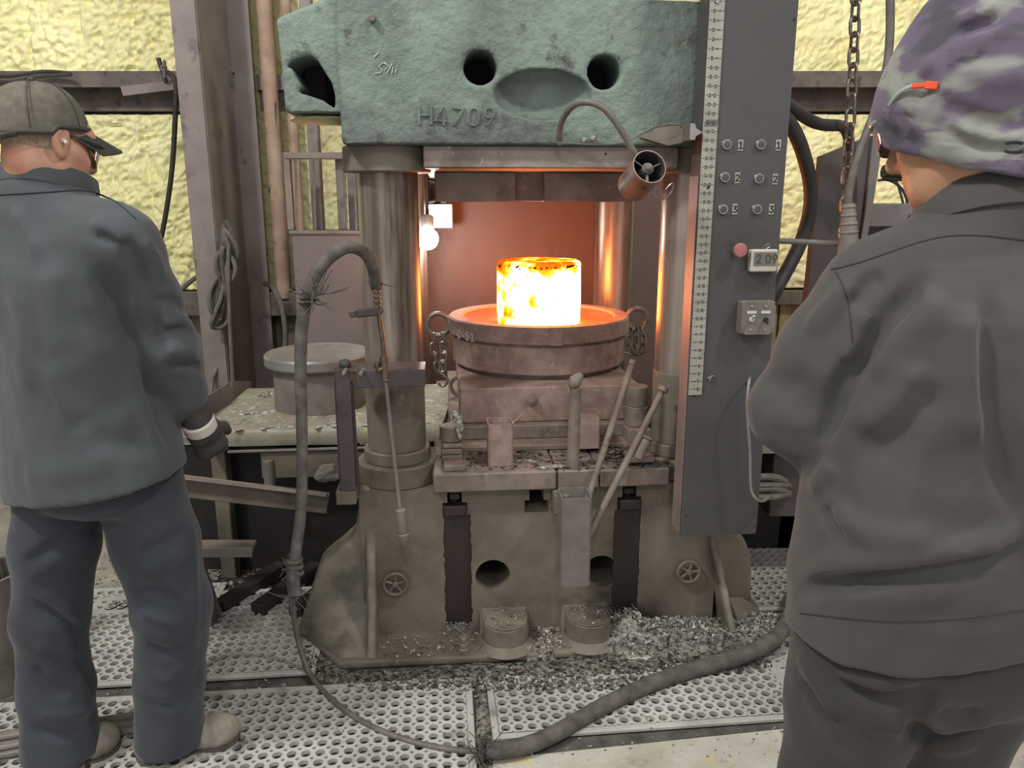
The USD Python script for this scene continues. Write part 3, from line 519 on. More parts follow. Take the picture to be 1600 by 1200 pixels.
# switch box
a, b = onc(1158, 471, -.03), onc(1206, 521, -.03); cz, cu = (a[2] + b[2]) / 2, (a[0] + b[0]) / 2; hw, hh = (b[0] - a[0]) / 2, (a[2] - b[2]) / 2
pl = Polygon([(cu - hw, cz - hh + .014), (cu - hw + .014, cz - hh), (cu + hw - .014, cz - hh), (cu + hw, cz - hh + .014), (cu + hw, cz + hh - .014), (cu + hw - .014, cz + hh), (cu - hw + .014, cz + hh), (cu - hw, cz + hh - .014)])
sw = []
for s in (-1, 1):
    sw.append(P('toggle', J(cyl((cu + s * hw * .42, -.044, cz - .004), (cu + s * hw * .42, -.052, cz - .004), .008, n=16), cyl((cu + s * hw * .42, -.05, cz - .004), (cu + s * hw * .42 - .002, -.068, cz - .012 * s), .0035, n=10)), K['white'] if s < 0 else K['ink']))
    sw.append(P('label_strip', box(cu + s * hw * .42 - .015, cu + s * hw * .42 + .015, -.0455, -.044, cz + .014, cz + .023, .0003), K['white']))
    for t_ in (-1, 1): sw.append(P('screw', cyl((cu + s * hw * .42, -.044, cz + t_ * hh * .72), (cu + s * hw * .42, -.047, cz + t_ * hh * .72), .004, n=12, b=.001), K['chrome']))
cp.append(P('switch_box', J(box(cu - hw, cu + hw, -.04, 0, cz - hh, cz + hh, .003), prism_uz(pl, -.044, -.039)), K['grey'], sw, label='scalloped grey switch box with two toggles'))
# bent grab bar and small screws
bar = [onc(1172, 592, 0), onc(1170, 598, -.05), onc(1168, 612, -.055), onc(1171, 700, -.055), onc(1172, 752, -.055), onc(1176, 772, -.055), onc(1186, 782, -.055), onc(1200, 778, -.03), onc(1204, 776, .0)]
cp.append(P('grab_bar', tube(crv(bar, 60), .0058, 10), K['chrome']))
q = onc(1110, 590, -.004); cp.append(P('wing_screw', J(beam(q + [-.01, 0, -.003], q + [.012, 0, .006], .006, .006), beam(q + [-.004, -.004, -.01], q + [.004, -.004, .010], .005, .005), cyl(q + [0, .01, 0], q, .004)), K['grey']))
for x, y in ((1085, 618), (1072, 806), (1165, 600), (1180, 822), (1245 - 4, 30)): q = onc(x, y, 0); cp.append(P('screw', cyl(q, q + [0, -.003, 0], .0035, n=10, b=.001), K['hole']))
thing('control_cabinet', 'tall grey control cabinet on the right front of the press', 'cabinet', cp, press=True)
# the ruler
RW = .044; ru0 = CU0 + .001; zt, zb = 2.3, onc(1080, 617)[2]; slant = 0
marks, nums = [], []
zz = zb + .02; k = 0
while zz < zt:
    marks += [box(ru0 + .002, ru0 + .009, -.0056, -.005, zz - .0006, zz + .0006, .0001), box(ru0 + RW - .009, ru0 + RW - .002, -.0056, -.005, zz - .0006, zz + .0006, .0001), box(ru0 + RW / 2 - .002, ru0 + RW / 2 + .002, -.0056, -.005, zz - .001, zz + .001, .0001)]
    for xx, nn in ((ru0 + .0105, k + 1), (ru0 + RW - .0185, 48 - k)):
        m = T(meshkit.text_mesh(str(max(nn, 1)), .0068, .0004, bold=True)); m = rot(m, (0, 0, 1), 90); m = mv(m, (-m[0][:, 0].mean(), -m[0][:, 1].mean(), 0))
        nums.append((np.stack([xx + .004 + m[0][:, 0], -.0052 - m[0][:, 2], zz + m[0][:, 1]], 1), m[1]))
    zz += .0254; k += 1
for i in range(9): nums.append(tube([(ru0 + .004 + i * .0042, -.0056, onc(1100, 196)[2] - .003), (ru0 + .009 + i * .0042, -.0056, onc(1100, 186)[2] - .002)], .0008, 4))
q = onc(1092, 293)[2]; smudge = [ball((ru0 + RW * .6 + rng.normal(0, .003), -.0050, q + rng.normal(0, .003)), rng.uniform(.001, .0028), 1) for _ in range(12)]
thing('steel_ruler', 'long pale steel ruler with black figures fixed upright on the cabinet', 'ruler', [P('rule_blade', box(ru0, ru0 + RW, -.005, -.0005, zb, zt, .0005), K['ruler'], smooth=False), P('graduations', J(*marks), K['ink'], smooth=False, kind='stuff'), P('figures', J(*nums), K['ink'], smooth=False), P('ink_smudge', J(*smudge), K['ink']), P('rivet', J(cyl((ru0 + RW / 2, -.005, onc(1119, 4)[2]), (ru0 + RW / 2, -.009, onc(1119, 4)[2]), .005), cyl((ru0 + RW / 2, -.005, onc(1097, 233)[2]), (ru0 + RW / 2, -.007, onc(1097, 233)[2]), .002)), K['chrome'])], press=True)

# gooseneck lamp
g0 = at_v(876, 226, .10); c_front, c_back = at_v(1015, 260, -.10), at_v(989, 291, .02)
ax = c_front - c_back; ax /= np.linalg.norm(ax); Lc = .135; c_back = c_front - ax * Lc
neck = crv([g0, at_v(874, 205, .08), at_v(884, 178, .03), at_v(908, 160, -.03), at_v(938, 166, -.06), at_v(965, 196, -.06), at_v(984, 226, -.05), at_v(996, 247, -.045)], 60)
can = rev([(.001, 0), (.046, 0), (.049, .004), (.049, Lc - .002), (.0505, Lc), (.047, Lc), (.0455, .02), (.001, .02)], 40, ax, c_back)
Bx = basis(ax); arms = [beam(c_front - ax * .02, c_front - ax * .02 + .046 * (math.cos(a) * Bx[:, 0] + math.sin(a) * Bx[:, 1]), .008, .004) for a in (.4, 2.5, 4.6)]
thing('gooseneck_lamp', 'gooseneck work lamp with a round open can under the green crown', 'lamp', [P('flexible_arm', tube(neck, .0095, 12), K['cable']), P('lamp_can', can, K['orange'], [P('inner_reflector', rev([(.0452, .022), (.0462, Lc - .004)], 40, ax, c_back), K['hole']), P('spider_arm', J(*arms), K['grey']), P('lamp_socket', J(cyl(c_front - ax * .05, c_front - ax * .008, .017), ball(c_front - ax * .01, .014, 2)), K['grey'])]),
      P('wire_guard', tube(crv([at_v(1040, 296, -.02), at_v(1052, 290, .0), at_v(1046, 304, .0), at_v(1024, 306, -.02), at_v(1022, 300, -.02), at_v(1036, 298, -.0)], 40), .0022, 6), K['chrome'])], press=True, base=g0)
solo('loose_wire', 'thin loose wire looping under the press crown to the pointer bracket', 'wire', tube(crv([at_v(870, 224, .07), at_v(930, 226, .06), at_v(985, 218, .03), at_v(1025, 198, .0), at_v(1050, 194, .0), at_v(1064, 199, .05)], 50), .0028, 6), K['cable'], press=True)

# work lamp behind the press; added glowing panel for a bright opening
p = at_v(668, 373, 1.35)
thing('work_lamp', 'dazzling round work lamp behind the left column', 'lamp', [P('bulb', ball(p, .052, 3), K['work']), P('lamp_socket', cyl(p + [0, .03, .04], p + [0, .06, .1], .03), K['grey']), P('cable', tube([p + [0, .06, .1], p + [.0, .1, .4], p + [0, .14, .9]], .008, 6), K['black'])], press=True)
a, b = at_v(668, 318, 1.62), at_v(708, 357, 1.62)
fl = box(a[0], b[0], 1.60, 1.66, b[2], a[2], .004)
thing('lit_opening', 'added glowing square panel for the bright opening above the round work lamp', 'lamp', [P('glow_pane', box(a[0] + .006, b[0] - .006, 1.597, 1.604, b[2] + .006, a[2] - .006, .001), K['opening_glow']), P('housing', J(box(a[0], b[0], 1.604, 1.66, b[2], a[2], .004)), K['grey']), P('yoke', ring(np.array([(a[0] + b[0]) / 2 - .05, 1.59, a[2] + .06]), (0, 1, 0), .05, .008, 24, 8), K['black']), P('hanger', box(b[0] - .06, b[0] - .03, 1.61, 1.65, a[2], a[2] + .6), K['grey'])], press=True)  # added panel with lamp fittings, in place of the bright opening

# ---------------------------------------------------------------- tools and pieces on the bolster
def tube_sq(c, w, z0, z1, t, ch=.0, R=0):
    o = sbox(-w / 2, -w / 2, w / 2, w / 2).buffer(-ch).buffer(ch, 3); m = prism_xy(o.difference(o.buffer(-t)), z0, z1); m = rot(m, (0, 0, 1), R); return mv(m, (c[0], c[1], 0))
q = at_v(782, 730, .19); solo('square_tube', 'short rusty square tube standing on the bolster front, left of the post', 'tube', J(tube_sq((q[0], .215), .088, .653, .805, .004, .012, 0), tube([(q[0] + .044, .20, .80), (q[0] + .075, .20, .83)], .003, 6)), K['scale'], press=True)
solo('square_tube', 'square tube standing behind the round-topped post on the bolster', 'tube', tube_sq((at_v(918, 700, .30)[0], .33), .085, .67, .80, .004, .006, 0), K['scale'], press=True)
q = at_v(895, 725, .15); hd = at_v(896, 597, .13)
thing('drift_post', 'upright round post with a mushroomed slanted head on the bolster', 'post', [P('shaft', cyl((q[0], .15, .65), (q[0] + .002, .14, hd[2] - .02), .0215, .0195), K['tool']), P('head', cast(man(hull(np.vstack([ball((q[0] - .006, .135, hd[2] - .018), .021, 2)[0], ball((q[0] + .012, .135, hd[2] + .004), .014, 2)[0], ball((q[0] - .010, .135, hd[2] - .004), .013, 2)[0]]))), .008, 1, .0015, 30, 3), K['tool'])], press=True)
# holder on the bed front with two tong handles leaning in it
hu0, hu1 = at_v(877, 780, .0)[0], at_v(925, 780, .0)[0]; zt = at_v(900, 777, .0)[2]; zb_ = at_v(900, 914, .0)[2]
o = sbox(hu0, -.01, hu1, .09); hold = prism_xy(o.buffer(-.012).buffer(.012, 3).difference(o.buffer(-.005)), zb_, zt)
thing('tool_holder', 'open steel tube holder fixed on the bed front', 'holder', [P('holder_tube', hold, K['grey']), P('tab', J(box(hu0 - .012, hu0 + .04, .07, .16, zt - .09, zt - .02)), K['iron'])], press=True)
for k, (lbl, p0, p1, r, parts_) in enumerate((('long round bar leaning in the holder towards the tangled chain', np.array([hu0 + .024, .03, zb_ + .06]), at_v(990, 562, .165), .0115, 0), ('round bar with a side stub and flat end leaning in the holder', np.array([hu0 + .052, .02, zb_ + .07]), at_v(1037, 607, .155), .0120, 1))):
    d = (p1 - p0) / np.linalg.norm(p1 - p0); ps = [P('bar', J(cyl(p0, p1 - d * .02, r, r * .95), cyl(p1 - d * .02, p1 - d * .012, r * .8)), K['tool'])]
    if parts_:
        ps.append(P('end_cap', cyl(p1 - d * .012, p1 + d * .006, .018), K['tool'])); c = p0 + (p1 - p0) * .70; pp = np.array([d[2], 0, -d[0]]); pp /= np.linalg.norm(pp)
        ps.append(P('side_stub', J(cyl(c + pp * .029 - d * .055, c + pp * .029 + d * .02, .018), cyl(c + pp * .029 + d * .02, c + pp * .029 + d * .028, .024)), K['tool']))
    else: ps.append(P('end_cap', cyl(p1 - d * .02, p1, r * 1.0), K['tool']))
    thing('tong_bar', lbl, 'bar', ps, press=True)
# right-hand pieces
q = at_v(992, 700, .40); thing('stepped_post', 'short stepped round post standing right of the die holder', 'post', [P('cap', cyl((q[0], .40, .80), (q[0], .40, .875), .041), K['tool']), P('neck', cyl((q[0], .40, .725), (q[0], .40, .80), .044), K['tool']), P('foot', box(q[0] - .045, q[0] + .045, .33, .418, .65, .724), K['tool'])], press=True)
q = at_v(1000, 727, .17); thing('small_block', 'small steel block lying on the right bolster edge', 'block', [P('block', J(box(q[0] - .048, q[0] + .045, .14, .23, .662, .682)), K['tool']), P('lower_block', box(q[0] - .03, q[0] + .03, .15, .22, .649, .662), K['dark_iron'])], press=True)
solo('small_block', 'flat grey block below the stepped round post', 'block', box(at_v(975, 705, .3)[0], at_v(1005, 705, .3)[0], .235, .32, .649, .676), K['tool'], press=True)
solo('wedge_block', 'pale wedge beside the stepped round post near the cabinet', 'block', prism_uz(Polygon([(.555, .725), (.63, .725), (.63, .735), (.575, .79), (.555, .79)]), .42, .5), K['tool'], press=True)
# pile of flat plates at the left
u0, u1 = at_v(690, 700, .26)[0], at_v(722, 700, .26)[0]
for i, (z0, z1, du, lbl) in enumerate(((.652, .682, 0, 'bottom flat plate in the small stack left of the die holder'), (.683, .705, -.002, 'second flat plate from the bottom of the small stack'), (.706, .722, .003, 'third flat plate from the bottom of the small stack'))):
    solo('packing_plate', lbl, 'plate', box(u0 + du, u1 + du, .22, .32, z0, z1), K['tool'], press=True, group='packing plates left of the die holder')
solo('packing_stub', 'curved block on top of the small plate stack', 'block', cyl(((u0 + u1) / 2, .275, .723), ((u0 + u1) / 2, .275, .775), .042), K['tool'], press=True)
solo('packing_plate', 'small tray-like block lying at the left bolster edge', 'plate', box(at_v(693, 732, .15)[0], at_v(728, 732, .15)[0], .135, .19, .652, .675), K['tool'], press=True)
solo('scale_slab', 'broken pale slab of scale leaning on the small plate stack', 'scale', J(cast(man(hull([(u1 - .035, .21, .795), (u1 + .004, .215, .80), (u1 + .012, .216, .73), (u1 + .002, .214, .70), (u1 - .01, .212, .735)] + [(u1 - .02, .235, .81), (u1 + .01, .235, .78)])), .012, 1, .003, 40, 4)), K['flake2'], press=True)
r = np.random.default_rng(11)
def chips(n, u, v, z, s, seed, lift=0): 
    r = np.random.default_rng(seed); return flakes(np.stack([r.uniform(*u, n), r.uniform(*v, n), np.full(n, z)], 1), r.uniform(*s, n) , .25, lift, seed)
solo('scale_chips', 'chips of mill scale scattered on the bolster around the square tubes', 'scale', J(chips(160, (-.24, .16), (.14, .33), .652, (.004, .016), 1), chips(90, (.18, .31), (.12, .33), .65, (.004, .014), 2), chips(260, (.32, .58), (.13, .34), .648, (.004, .017), 3), chips(90, (.33, .58), (.22, .34), .655, (.008, .02), 4)), K['flake'], press=True, kind='stuff')
for k, (x, y, w) in enumerate(((822, 720, .034), (868, 729, .05), (848, 731, .022))):
    q = at_z(x, y, .655); q = to_press(q); solo('scale_slab', ('large pale flake of scale lying on the bolster right of the front square tube', 'long pale flake of scale beside the foot of the upright post', 'small pale flake of scale left of the upright post')[k], 'scale', cast(man(hull([(q[0] + w * math.cos(t) * (.8 + .3 * (i % 2)), q[1] + .014 * math.sin(t), .654 + .004 * j) for i, t in enumerate(np.linspace(0, 6.28, 7)[:-1]) for j in (0, 1)])), .01, 0, .001, 60, k), K['flake2'], press=True)

# ---------------------------------------------------------------- bracket with the spray lance and its hose
vb = .03
A = lambda x, y, v=vb: at_v(x, y, v)
zt_ = A(600, 578)[2]; ul, ur = A(520, 578)[0], A(664, 578)[0]
lance_br = [P('top_angle', J(box(ul, ur, vb, vb + .12, zt_ - .006, zt_, .002), box(A(556, 590)[0], ur, vb - .004, vb + .004, zt_ - .055, zt_, .002)), K['blackmetal']),
            P('upright', J(box(A(522, 600)[0], A(548, 600)[0], vb + .0, vb + .006, A(530, 768)[2], zt_, .002), box(A(522, 600)[0], A(525, 600)[0], vb, vb + .05, A(530, 768)[2], zt_)), K['blackmetal']),
            P('strut', beam(A(546, 598, vb + .02), A(558, 768, vb + .06), .02, .03), K['blackmetal']), P('foot', box(A(524, 768)[0], A(556, 768)[0], vb, .16, A(530, 790)[2], A(530, 768)[2]), K['iron']),
            P('knob', J(ball(A(539, 570, vb + .05), .019, 3), cyl(A(539, 570, vb + .05) - [0, 0, .03], A(539, 570, vb + .05), .008)), K['black']), P('pin', J(*[cyl(A(x, 577, vb + .01), A(x - 5, 585, vb - .04), .006) for x in (541, 568)]), K['grey'])]
thing('lance_bracket', 'dark steel angle bracket with a ball knob before the left column', 'bracket', lance_br, press=True)
vl = -.02; B = lambda x, y, v=vl: at_v(x, y, v)
lance = [P('hose_coupling', J(*[cyl(B(588 + .55 * k, 452 + 8 * k), B(588 + .55 * k + .4, 452 + 8 * k + 6.5), .0115 - .0006 * (k % 2) * 2) for k in range(4)], ring(B(592, 485), (0, 1, .2), .011, .003, 20, 6)), K['brass']),
         P('pipe', tube([B(591, 484), B(597, 525), B(601, 560)], .0075, 12), K['brass']),
         P('valve_handle', J(beam(B(592, 486, vl - .01), B(556, 490, vl - .03), .012, .026, .004), beam(B(556, 490, vl - .03), B(546, 492, vl - .03), .008, .02, .003)), K['blackmetal']),
         P('ball_valve', J(cyl(B(599, 556), B(602, 594), .0125), ring(B(602, 594), (0, .1, 1), .0115, .003, 20, 6), cyl(B(601, 574), B(589, 580, vl - .02), .008), cyl(B(589, 566), B(589, 576), .009)), K['brass']),
         P('lance_tube', tube([B(602, 594), B(613, 690), B(626, 800)], .0062, 12), K['grey']),
         P('nozzle', J(cyl(B(626, 795), B(630, 832), .0165), cyl(B(630, 832), B(631, 838), .0215), cyl(B(631, 838), B(632, 850), .0195, .013)), K['grey'])]
thing('spray_lance', 'long brass-valved spray lance hanging before the left column', 'lance', lance, press=True)
# the hose: thick sleeve up and over, bare loop on the floor, thick sleeve again
hz = lambda x, y, z=.03: at_z(x, y, z)
W = lambda x, y, Y: at_y(x, y, Y)
up = crv([W(462, 930, 2.02), W(460, 880, 2.05), W(468, 820, 2.08), W(472, 740, 2.1), W(471, 640, 2.12), W(470, 540, 2.13), W(477, 475, 2.14), W(492, 432, 2.15), W(515, 402, 2.16), W(545, 386, 2.18), W(572, 397, 2.22), W(584, 425, 2.26), W(588, 448, 2.30)], 120)
bare = crv([W(460, 920, 2.03), hz(463, 985, .15), hz(478, 1040, .04), hz(515, 1090, .022), hz(570, 1130, .022), hz(640, 1158, .022), hz(700, 1171, .022), hz(745, 1174, .022)], 90)
thick = crv([hz(760, 1172, .038), hz(830, 1162, .034), hz(910, 1122, .034), hz(1000, 1076, .036), hz(1100, 1042, .04), hz(1180, 1016, .06), hz(1222, 985, .07), hz(1240, 940, .07), hz(1262, 900, .06), hz(1330, 870, .05)], 110)
def fray(c, n, L, seed, d=(0, 0, -1), r=.0022):
    rr = np.random.default_rng(seed); ms = []
    for _ in range(n):
        e = np.asarray(d) * rr.uniform(.5, 1) + rr.normal(0, .3, 3); e /= np.linalg.norm(e); s = np.asarray(c) + rr.normal(0, .009, 3); b = rr.normal(0, .45, 3)
        ms.append(tube([s, s + e * L * .4 * rr.uniform(.6, 1.2), s + (e + b) * L * rr.uniform(.6, 1.1), s + (e + 1.8 * b) * L * 1.25], [r, r * .6], 4))
    return J(*ms)
fz = hz(757, 1172, .02); frz = fray(fz + [0, -.02, .0], 50, .028, 3, (-.3, -.6, .1)); fv = frz[0].copy(); fv[:, 2] = np.maximum(fv[:, 2], .014 + .02 * np.abs(np.sin(fv[:, 0] * 300))); frz = (fv, frz[1])
kn = crv([fz + [.012 * math.cos(t * 2.1) * (1 + .4 * math.sin(t)), .012 * math.sin(t * 1.7), .022 + .012 * math.sin(t * 2.9)] for t in np.linspace(0, 16, 60)], 200)
thing('air_hose', 'sleeved air hose arching over the press front and looping across the floor', 'hose', [
    P('upper_sleeve', tube(up, [.0175, .0165, .016, .0165, .018, .0185, .0185, .0175], 14), K['hose']), P('bare_hose', tube(bare, .0095, 12), K['hose2']), P('floor_sleeve', tube(thick, [.024, .026, .027, .027, .027], 16), K['hose']),
    P('frayed_end', J(frz, tube(kn, .004, 5)), K['hose'], label='frayed knot of sleeve threads on the floor'), P('frayed_end', J(fray(W(486, 460, 2.12), 36, .032, 4, (.75, -.1, -.4)), ring(W(480, 465, 2.13), (0, .1, 1), .018, .005, 20, 6), ring(W(479, 472, 2.13), (0, .1, 1), .018, .005, 20, 6)), K['hose'], label='frayed tie around the upright hose'),
    P('frayed_end', J(fray(W(461, 885, 2.05), 30, .018, 5, (-.5, -.3, .2)), *[ring(W(460 + i, 876 + 9 * i, 2.05), (.1 * i, .1, 1), .019, .006, 20, 6) for i in range(3)], fray(W(461, 925, 2.03), 20, .02, 6, (0, 0, -1))), K['hose'], label='knotted wrap low on the upright hose'),
    P('frayed_end', J(fray(W(588, 440, 2.29), 14, .012, 8, (.4, -.3, -.4)), ring(W(587, 440, 2.29), (.2, .1, 1), .018, .005, 20, 6)), K['hose'], label='wrapped hose end above the valve')])
# ---------------------------------------------------------------- the feed tables either side
TZ = .675
tl = Polygon([(-1.21, 2.83), (-.27, 2.92), (-.27, 3.62), (-1.255, 3.54)])
def slab(poly, z0, z1, length=.04): return cast(man(prism_xy(poly, z0, z1)), length, 1, .0015, 12, 5)
thing('feed_table', 'worn steel feed table left of the press, littered with scale', 'table', [
    P('table_top', slab(tl, TZ - .075, TZ), K['table'], smooth=40), P('rail', beam((-1.12, 2.88, .585), (-.56, 2.935, .585), .02, .012), K['grey']), P('under_beam', beam((-1.0, 2.92, .52), (-.56, 2.96, .52), .05, .11), K['iron']),
    P('leg', box(-1.22, -1.16, 2.95, 3.01, 0, .6), K['iron']), P('leg', box(-1.22, -1.16, 3.42, 3.48, 0, .6), K['iron']), P('leg', box(-.80, -.74, 3.5, 3.56, 0, .6), K['iron']),
    P('roller_pin', cyl((-.97, 2.9, .43), (-.97, 2.9, .545), .022), K['grey'])])
r = np.random.default_rng(21); n = 420; t_ = r.uniform(0, 1, n); s_ = r.uniform(0, 1, n) ** 1.2
pts = np.stack([-1.2 + .9 * t_, 2.85 + .09 * t_ + .55 * s_, np.full(n, TZ + .003)], 1)
solo('scale_chips', 'chips of mill scale lying on the left feed table', 'scale', flakes(pts, r.uniform(.006, .024, n), .1, 0, 22, .08), K['flake3'], kind='stuff')
q = at_z(565, 640, TZ); solo('scale_slab', 'broad pale flake of scale at the back edge of the left feed table', 'scale', prism_xy(Polygon([tuple(at_z(x, y, TZ)[:2]) for x, y in ((400, 620), (418, 613), (440, 612), (446, 618), (438, 622), (424, 621), (412, 624))]), TZ, TZ + .006), K['flake2'])
# round flanged blank standing on the table
sc_ = np.array([-.835, 3.25, 0])
thing('ring_blank', 'round grey flanged drum standing on the left feed table', 'drum', [P('drum_body', rev([(.001, TZ), (.192, TZ), (.195, TZ + .004), (.19, .862), (.001, .862)], 64, at=sc_), K['grey']), P('drum_lid', rev([(.19, .862), (.222, .866), (.226, .872), (.226, .905), (.220, .913), (.12, .916), (.001, .916)], 72, at=sc_), K['lid'])])
thing('scrap_trough', 'open steel trough end behind the left feed table', 'trough', [P('trough_wall', beam(at_y(318, 640, 3.2), at_y(362, 612, 3.45), .006, .10), K['grey']), P('trough_wall', beam(at_y(362, 612, 3.45), at_y(392, 612, 3.75), .006, .10), K['grey']), P('trough_floor', box(-1.42, -1.24, 3.0, 3.7, .60, .606), K['grey'])])
# under the table
thing('sloped_chute', 'dark sloping channel rail under the left feed table', 'channel', [P('channel_web', beam((-1.22, 2.62, .545), (-.70, 2.74, .425), .012, .085), K['iron']), P('channel_lip', beam((-1.22, 2.60, .585), (-.70, 2.72, .465), .03, .006), K['grey'])])
solo('roller_rail', 'flat grey rail lying below the sloping channel', 'rail', J(beam((-1.22, 2.6, .315), (-.95, 2.62, .305), .07, .02), beam((-1.22, 2.57, .30), (-.95, 2.59, .29), .01, .03)), K['grey'])
solo('support_post', 'short tapered steel post under the flat grey rail', 'post', hull([(-1.21, 2.56, .29), (-1.15, 2.56, .29), (-1.21, 2.62, .29), (-1.15, 2.62, .29), (-1.22, 2.54, .0), (-1.10, 2.54, .0), (-1.22, 2.64, .0), (-1.10, 2.64, .0)]), K['grey'])
for k in range(3):
    solo('floor_rail', ('left dark rail on the floor under the table', 'middle dark rail on the floor under the table', 'right dark rail on the floor under the table')[k], 'rail', beam((-1.12 + .15 * k, 2.66 - .02 * k, .03), (-.98 + .15 * k, 3.0, .03), .06, .05), K['dark_iron'])
solo('rag', 'crumpled grey rag beside the bracket upright', 'rag', cast(man(hull(np.random.default_rng(5).normal(0, .022, (30, 3)) * [1.2, .8, 1] + at_y(512, 745, 2.55))), .006, 2, .008, 60, 3), K['cable'])
# added black sheet and floor patch paint in the shade under the table
solo('shade_screen', 'added black skirt sheet painting in the shade under the left feed table', 'sheet', box(-1.42, -.20, 3.03, 3.045, 0, .56), K['void'])
solo('shade_patch', 'black floor patch painting in the shade under the left feed table', 'stain', prism_xy(Polygon([(-1.28, 2.60), (-1.0, 2.52), (-.72, 2.50), (-.70, 2.9), (-.3, 3.03), (-1.25, 3.03)]), 0, .003), K['void'])
# guard cabinet and cage frame behind the left column
gy = 3.75; g = lambda x, y: at_y(x, y, gy)
thing('guard_cabinet', 'grey sheet metal guard box standing behind the left column', 'guard', [P('guard_sheet', box(g(455, 362)[0], g(585, 362)[0], gy, gy + .3, .45, g(455, 362)[2], .004), K['sheet']), P('top_flange', box(g(452, 362)[0], g(585, 362)[0], gy - .012, gy, g(455, 366)[2], g(455, 360)[2]), K['grey'])])
cz0, cz1 = g(455, 360)[2], g(455, 238)[2]; cf = [P('frame_post', box(g(445, 300)[0], g(455, 300)[0], gy, gy + .04, cz0, cz1), K['grey']), P('frame_rail', box(g(443, 240)[0], g(560, 240)[0], gy - .005, gy + .04, cz1 - .03, cz1), K['grey']), P('frame_post', box(g(522, 300)[0], g(534, 300)[0], gy + .05, gy + .09, cz0, cz1), K['grey'])]
for x in (461, 489, 538, 553, 558): cf.append(P('guard_bar', tube([at_y(x, 250, gy + .01), at_y(x + 4, 361, gy + .01)], .006, 8), K['chrome']))
cf.append(P('frame_post', box(g(468, 300)[0], g(486, 300)[0], gy + .2, gy + .25, .9, 2.6), K['steelbrown'])); cf.append(P('frame_post', box(g(526, 300)[0], g(550, 300)[0], gy + .25, gy + .3, .9, 2.6), K['steelbrown']))
thing('guard_cage', 'open frame of thin bright bars on top of the grey guard box', 'cage', cf)

# right of the press
rt = Polygon([(.90, 2.79), (1.75, 2.87), (1.75, 3.5), (.90, 3.45)])
thing('feed_table', 'steel feed table right of the cabinet, partly hidden by the worker', 'table', [P('table_top', slab(rt, TZ - .09, TZ - .012), K['table'], smooth=40), P('under_box', box(1.04, 1.6, 2.9, 3.4, .30, .585), K['blackmetal']), P('shade_skirt', box(.86, 1.75, 3.2, 3.21, .0, .585), K['void']), P('leg', box(1.5, 1.56, 2.92, 2.98, 0, .3), K['iron']), P('leg', box(1.1, 1.16, 3.3, 3.36, 0, .3), K['iron']), P('leg', box(1.5, 1.56, 3.3, 3.36, 0, .3), K['iron'])])  # black back skirt is added to paint in shade below the table
thing('coiled_cables', 'grey cables looped beneath the right feed table', 'cables', [P('cable_turn', tube(crv([at_y(1175, 748 + 9 * k, 2.75), at_y(1200, 745 + 9 * k + 4 * (k % 2), 2.74), at_y(1222, 750 + 8 * k, 2.78), at_y(1228, 770, 2.95)], 24), .014, 8), K['cable']) for k in range(4)])
thing('black_hoses', 'two thick black hydraulic hoses looping out of the cabinet right side', 'hoses', [
    P('hose_run', tube(crv([at_y(1225, 160, 2.55), at_y(1242, 172, 2.6), at_y(1275, 192, 2.7), at_y(1310, 196, 2.85), at_y(1325, 212, 3.0), at_y(1330, 260, 3.1), at_y(1331, 320, 3.15)], 40), .020, 12), K['black']),
    P('hose_run', tube(crv([at_y(1222, 180, 2.56), at_y(1238, 200, 2.58), at_y(1258, 250, 2.62), at_y(1267, 310, 2.66), at_y(1258, 360, 2.68), at_y(1236, 410, 2.66), at_y(1213, 452, 2.62), at_y(1195, 492, 2.58)], 50), .0235, 12), K['black'])])
bs = lambda x, y: at_y(x, y, 3.2)[[0, 2]]
thing('metal_duct', 'tall dark sheet metal duct with an angled top beyond the chain', 'duct', [P('front_sheet', prism_uz(Polygon([bs(1284, 244), bs(1362, 212), bs(1338, 400), (bs(1318, 560)[0], .0), (bs(1240, 560)[0], .0), bs(1264, 440)]), 3.2, 3.25), K['blackmetal']), P('side_flange', prism_uz(Polygon([bs(1362, 212), bs(1377, 210), bs(1371, 260), bs(1345, 420), bs(1336, 420), bs(1350, 330)]), 3.185, 3.25), K['sheet'])])
thing('hoist_chain', 'steel hoist chain hanging from above right of the cabinet', 'chain', [P('link', m, K['chainm']) for m in chain([at_y(1339, -60, 2.75) + [.02, 0, 1.6], at_y(1339, -60, 2.75), at_y(1335, 60, 2.75), at_y(1329, 180, 2.75), at_y(1322, 290, 2.75), at_y(1318, 400, 2.75)], .06, .034, .0055)])
cb = crv([at_y(1390, -70, 2.5) + [.03, .02, 1.5], at_y(1390, -70, 2.5) + [.0, .0, .5], at_y(1390, -70, 2.5), at_y(1391, 20, 2.5), at_y(1387, 95, 2.5), at_y(1368, 170, 2.48), at_y(1342, 240, 2.46), at_y(1327, 300, 2.46), at_y(1325, 330, 2.46)], 90)
s0, s1 = at_y(1326, 318, 2.46), at_y(1326, 384, 2.46); d = (s1 - s0); Ls = np.linalg.norm(d)
grip = rev([(.008, 0), (.018, 0), *[(rr, h) for k in range(4) for rr, h in ((.0185 + .0025 * k, Ls * (.04 + .2 * k)), (.0215 + .0025 * k, Ls * (.06 + .2 * k)), (.0215 + .0025 * k, Ls * (.09 + .2 * k)), (.019 + .0025 * k, Ls * (.11 + .2 * k)))], (.031, Ls), (.001, Ls)], 32, d, s0)
pend = [P('conduit', tube(cb, .0125, 12), K['hose2']), P('strain_relief', grip, K['grey']), P('pendant_body', cyl(s1 - d * .02, s1 + np.array([0, 0, -.3]), .032), K['grey'])]
thing('pendant_cable', 'grey pendant conduit with a ringed strain relief beside the chain', 'cable', pend)
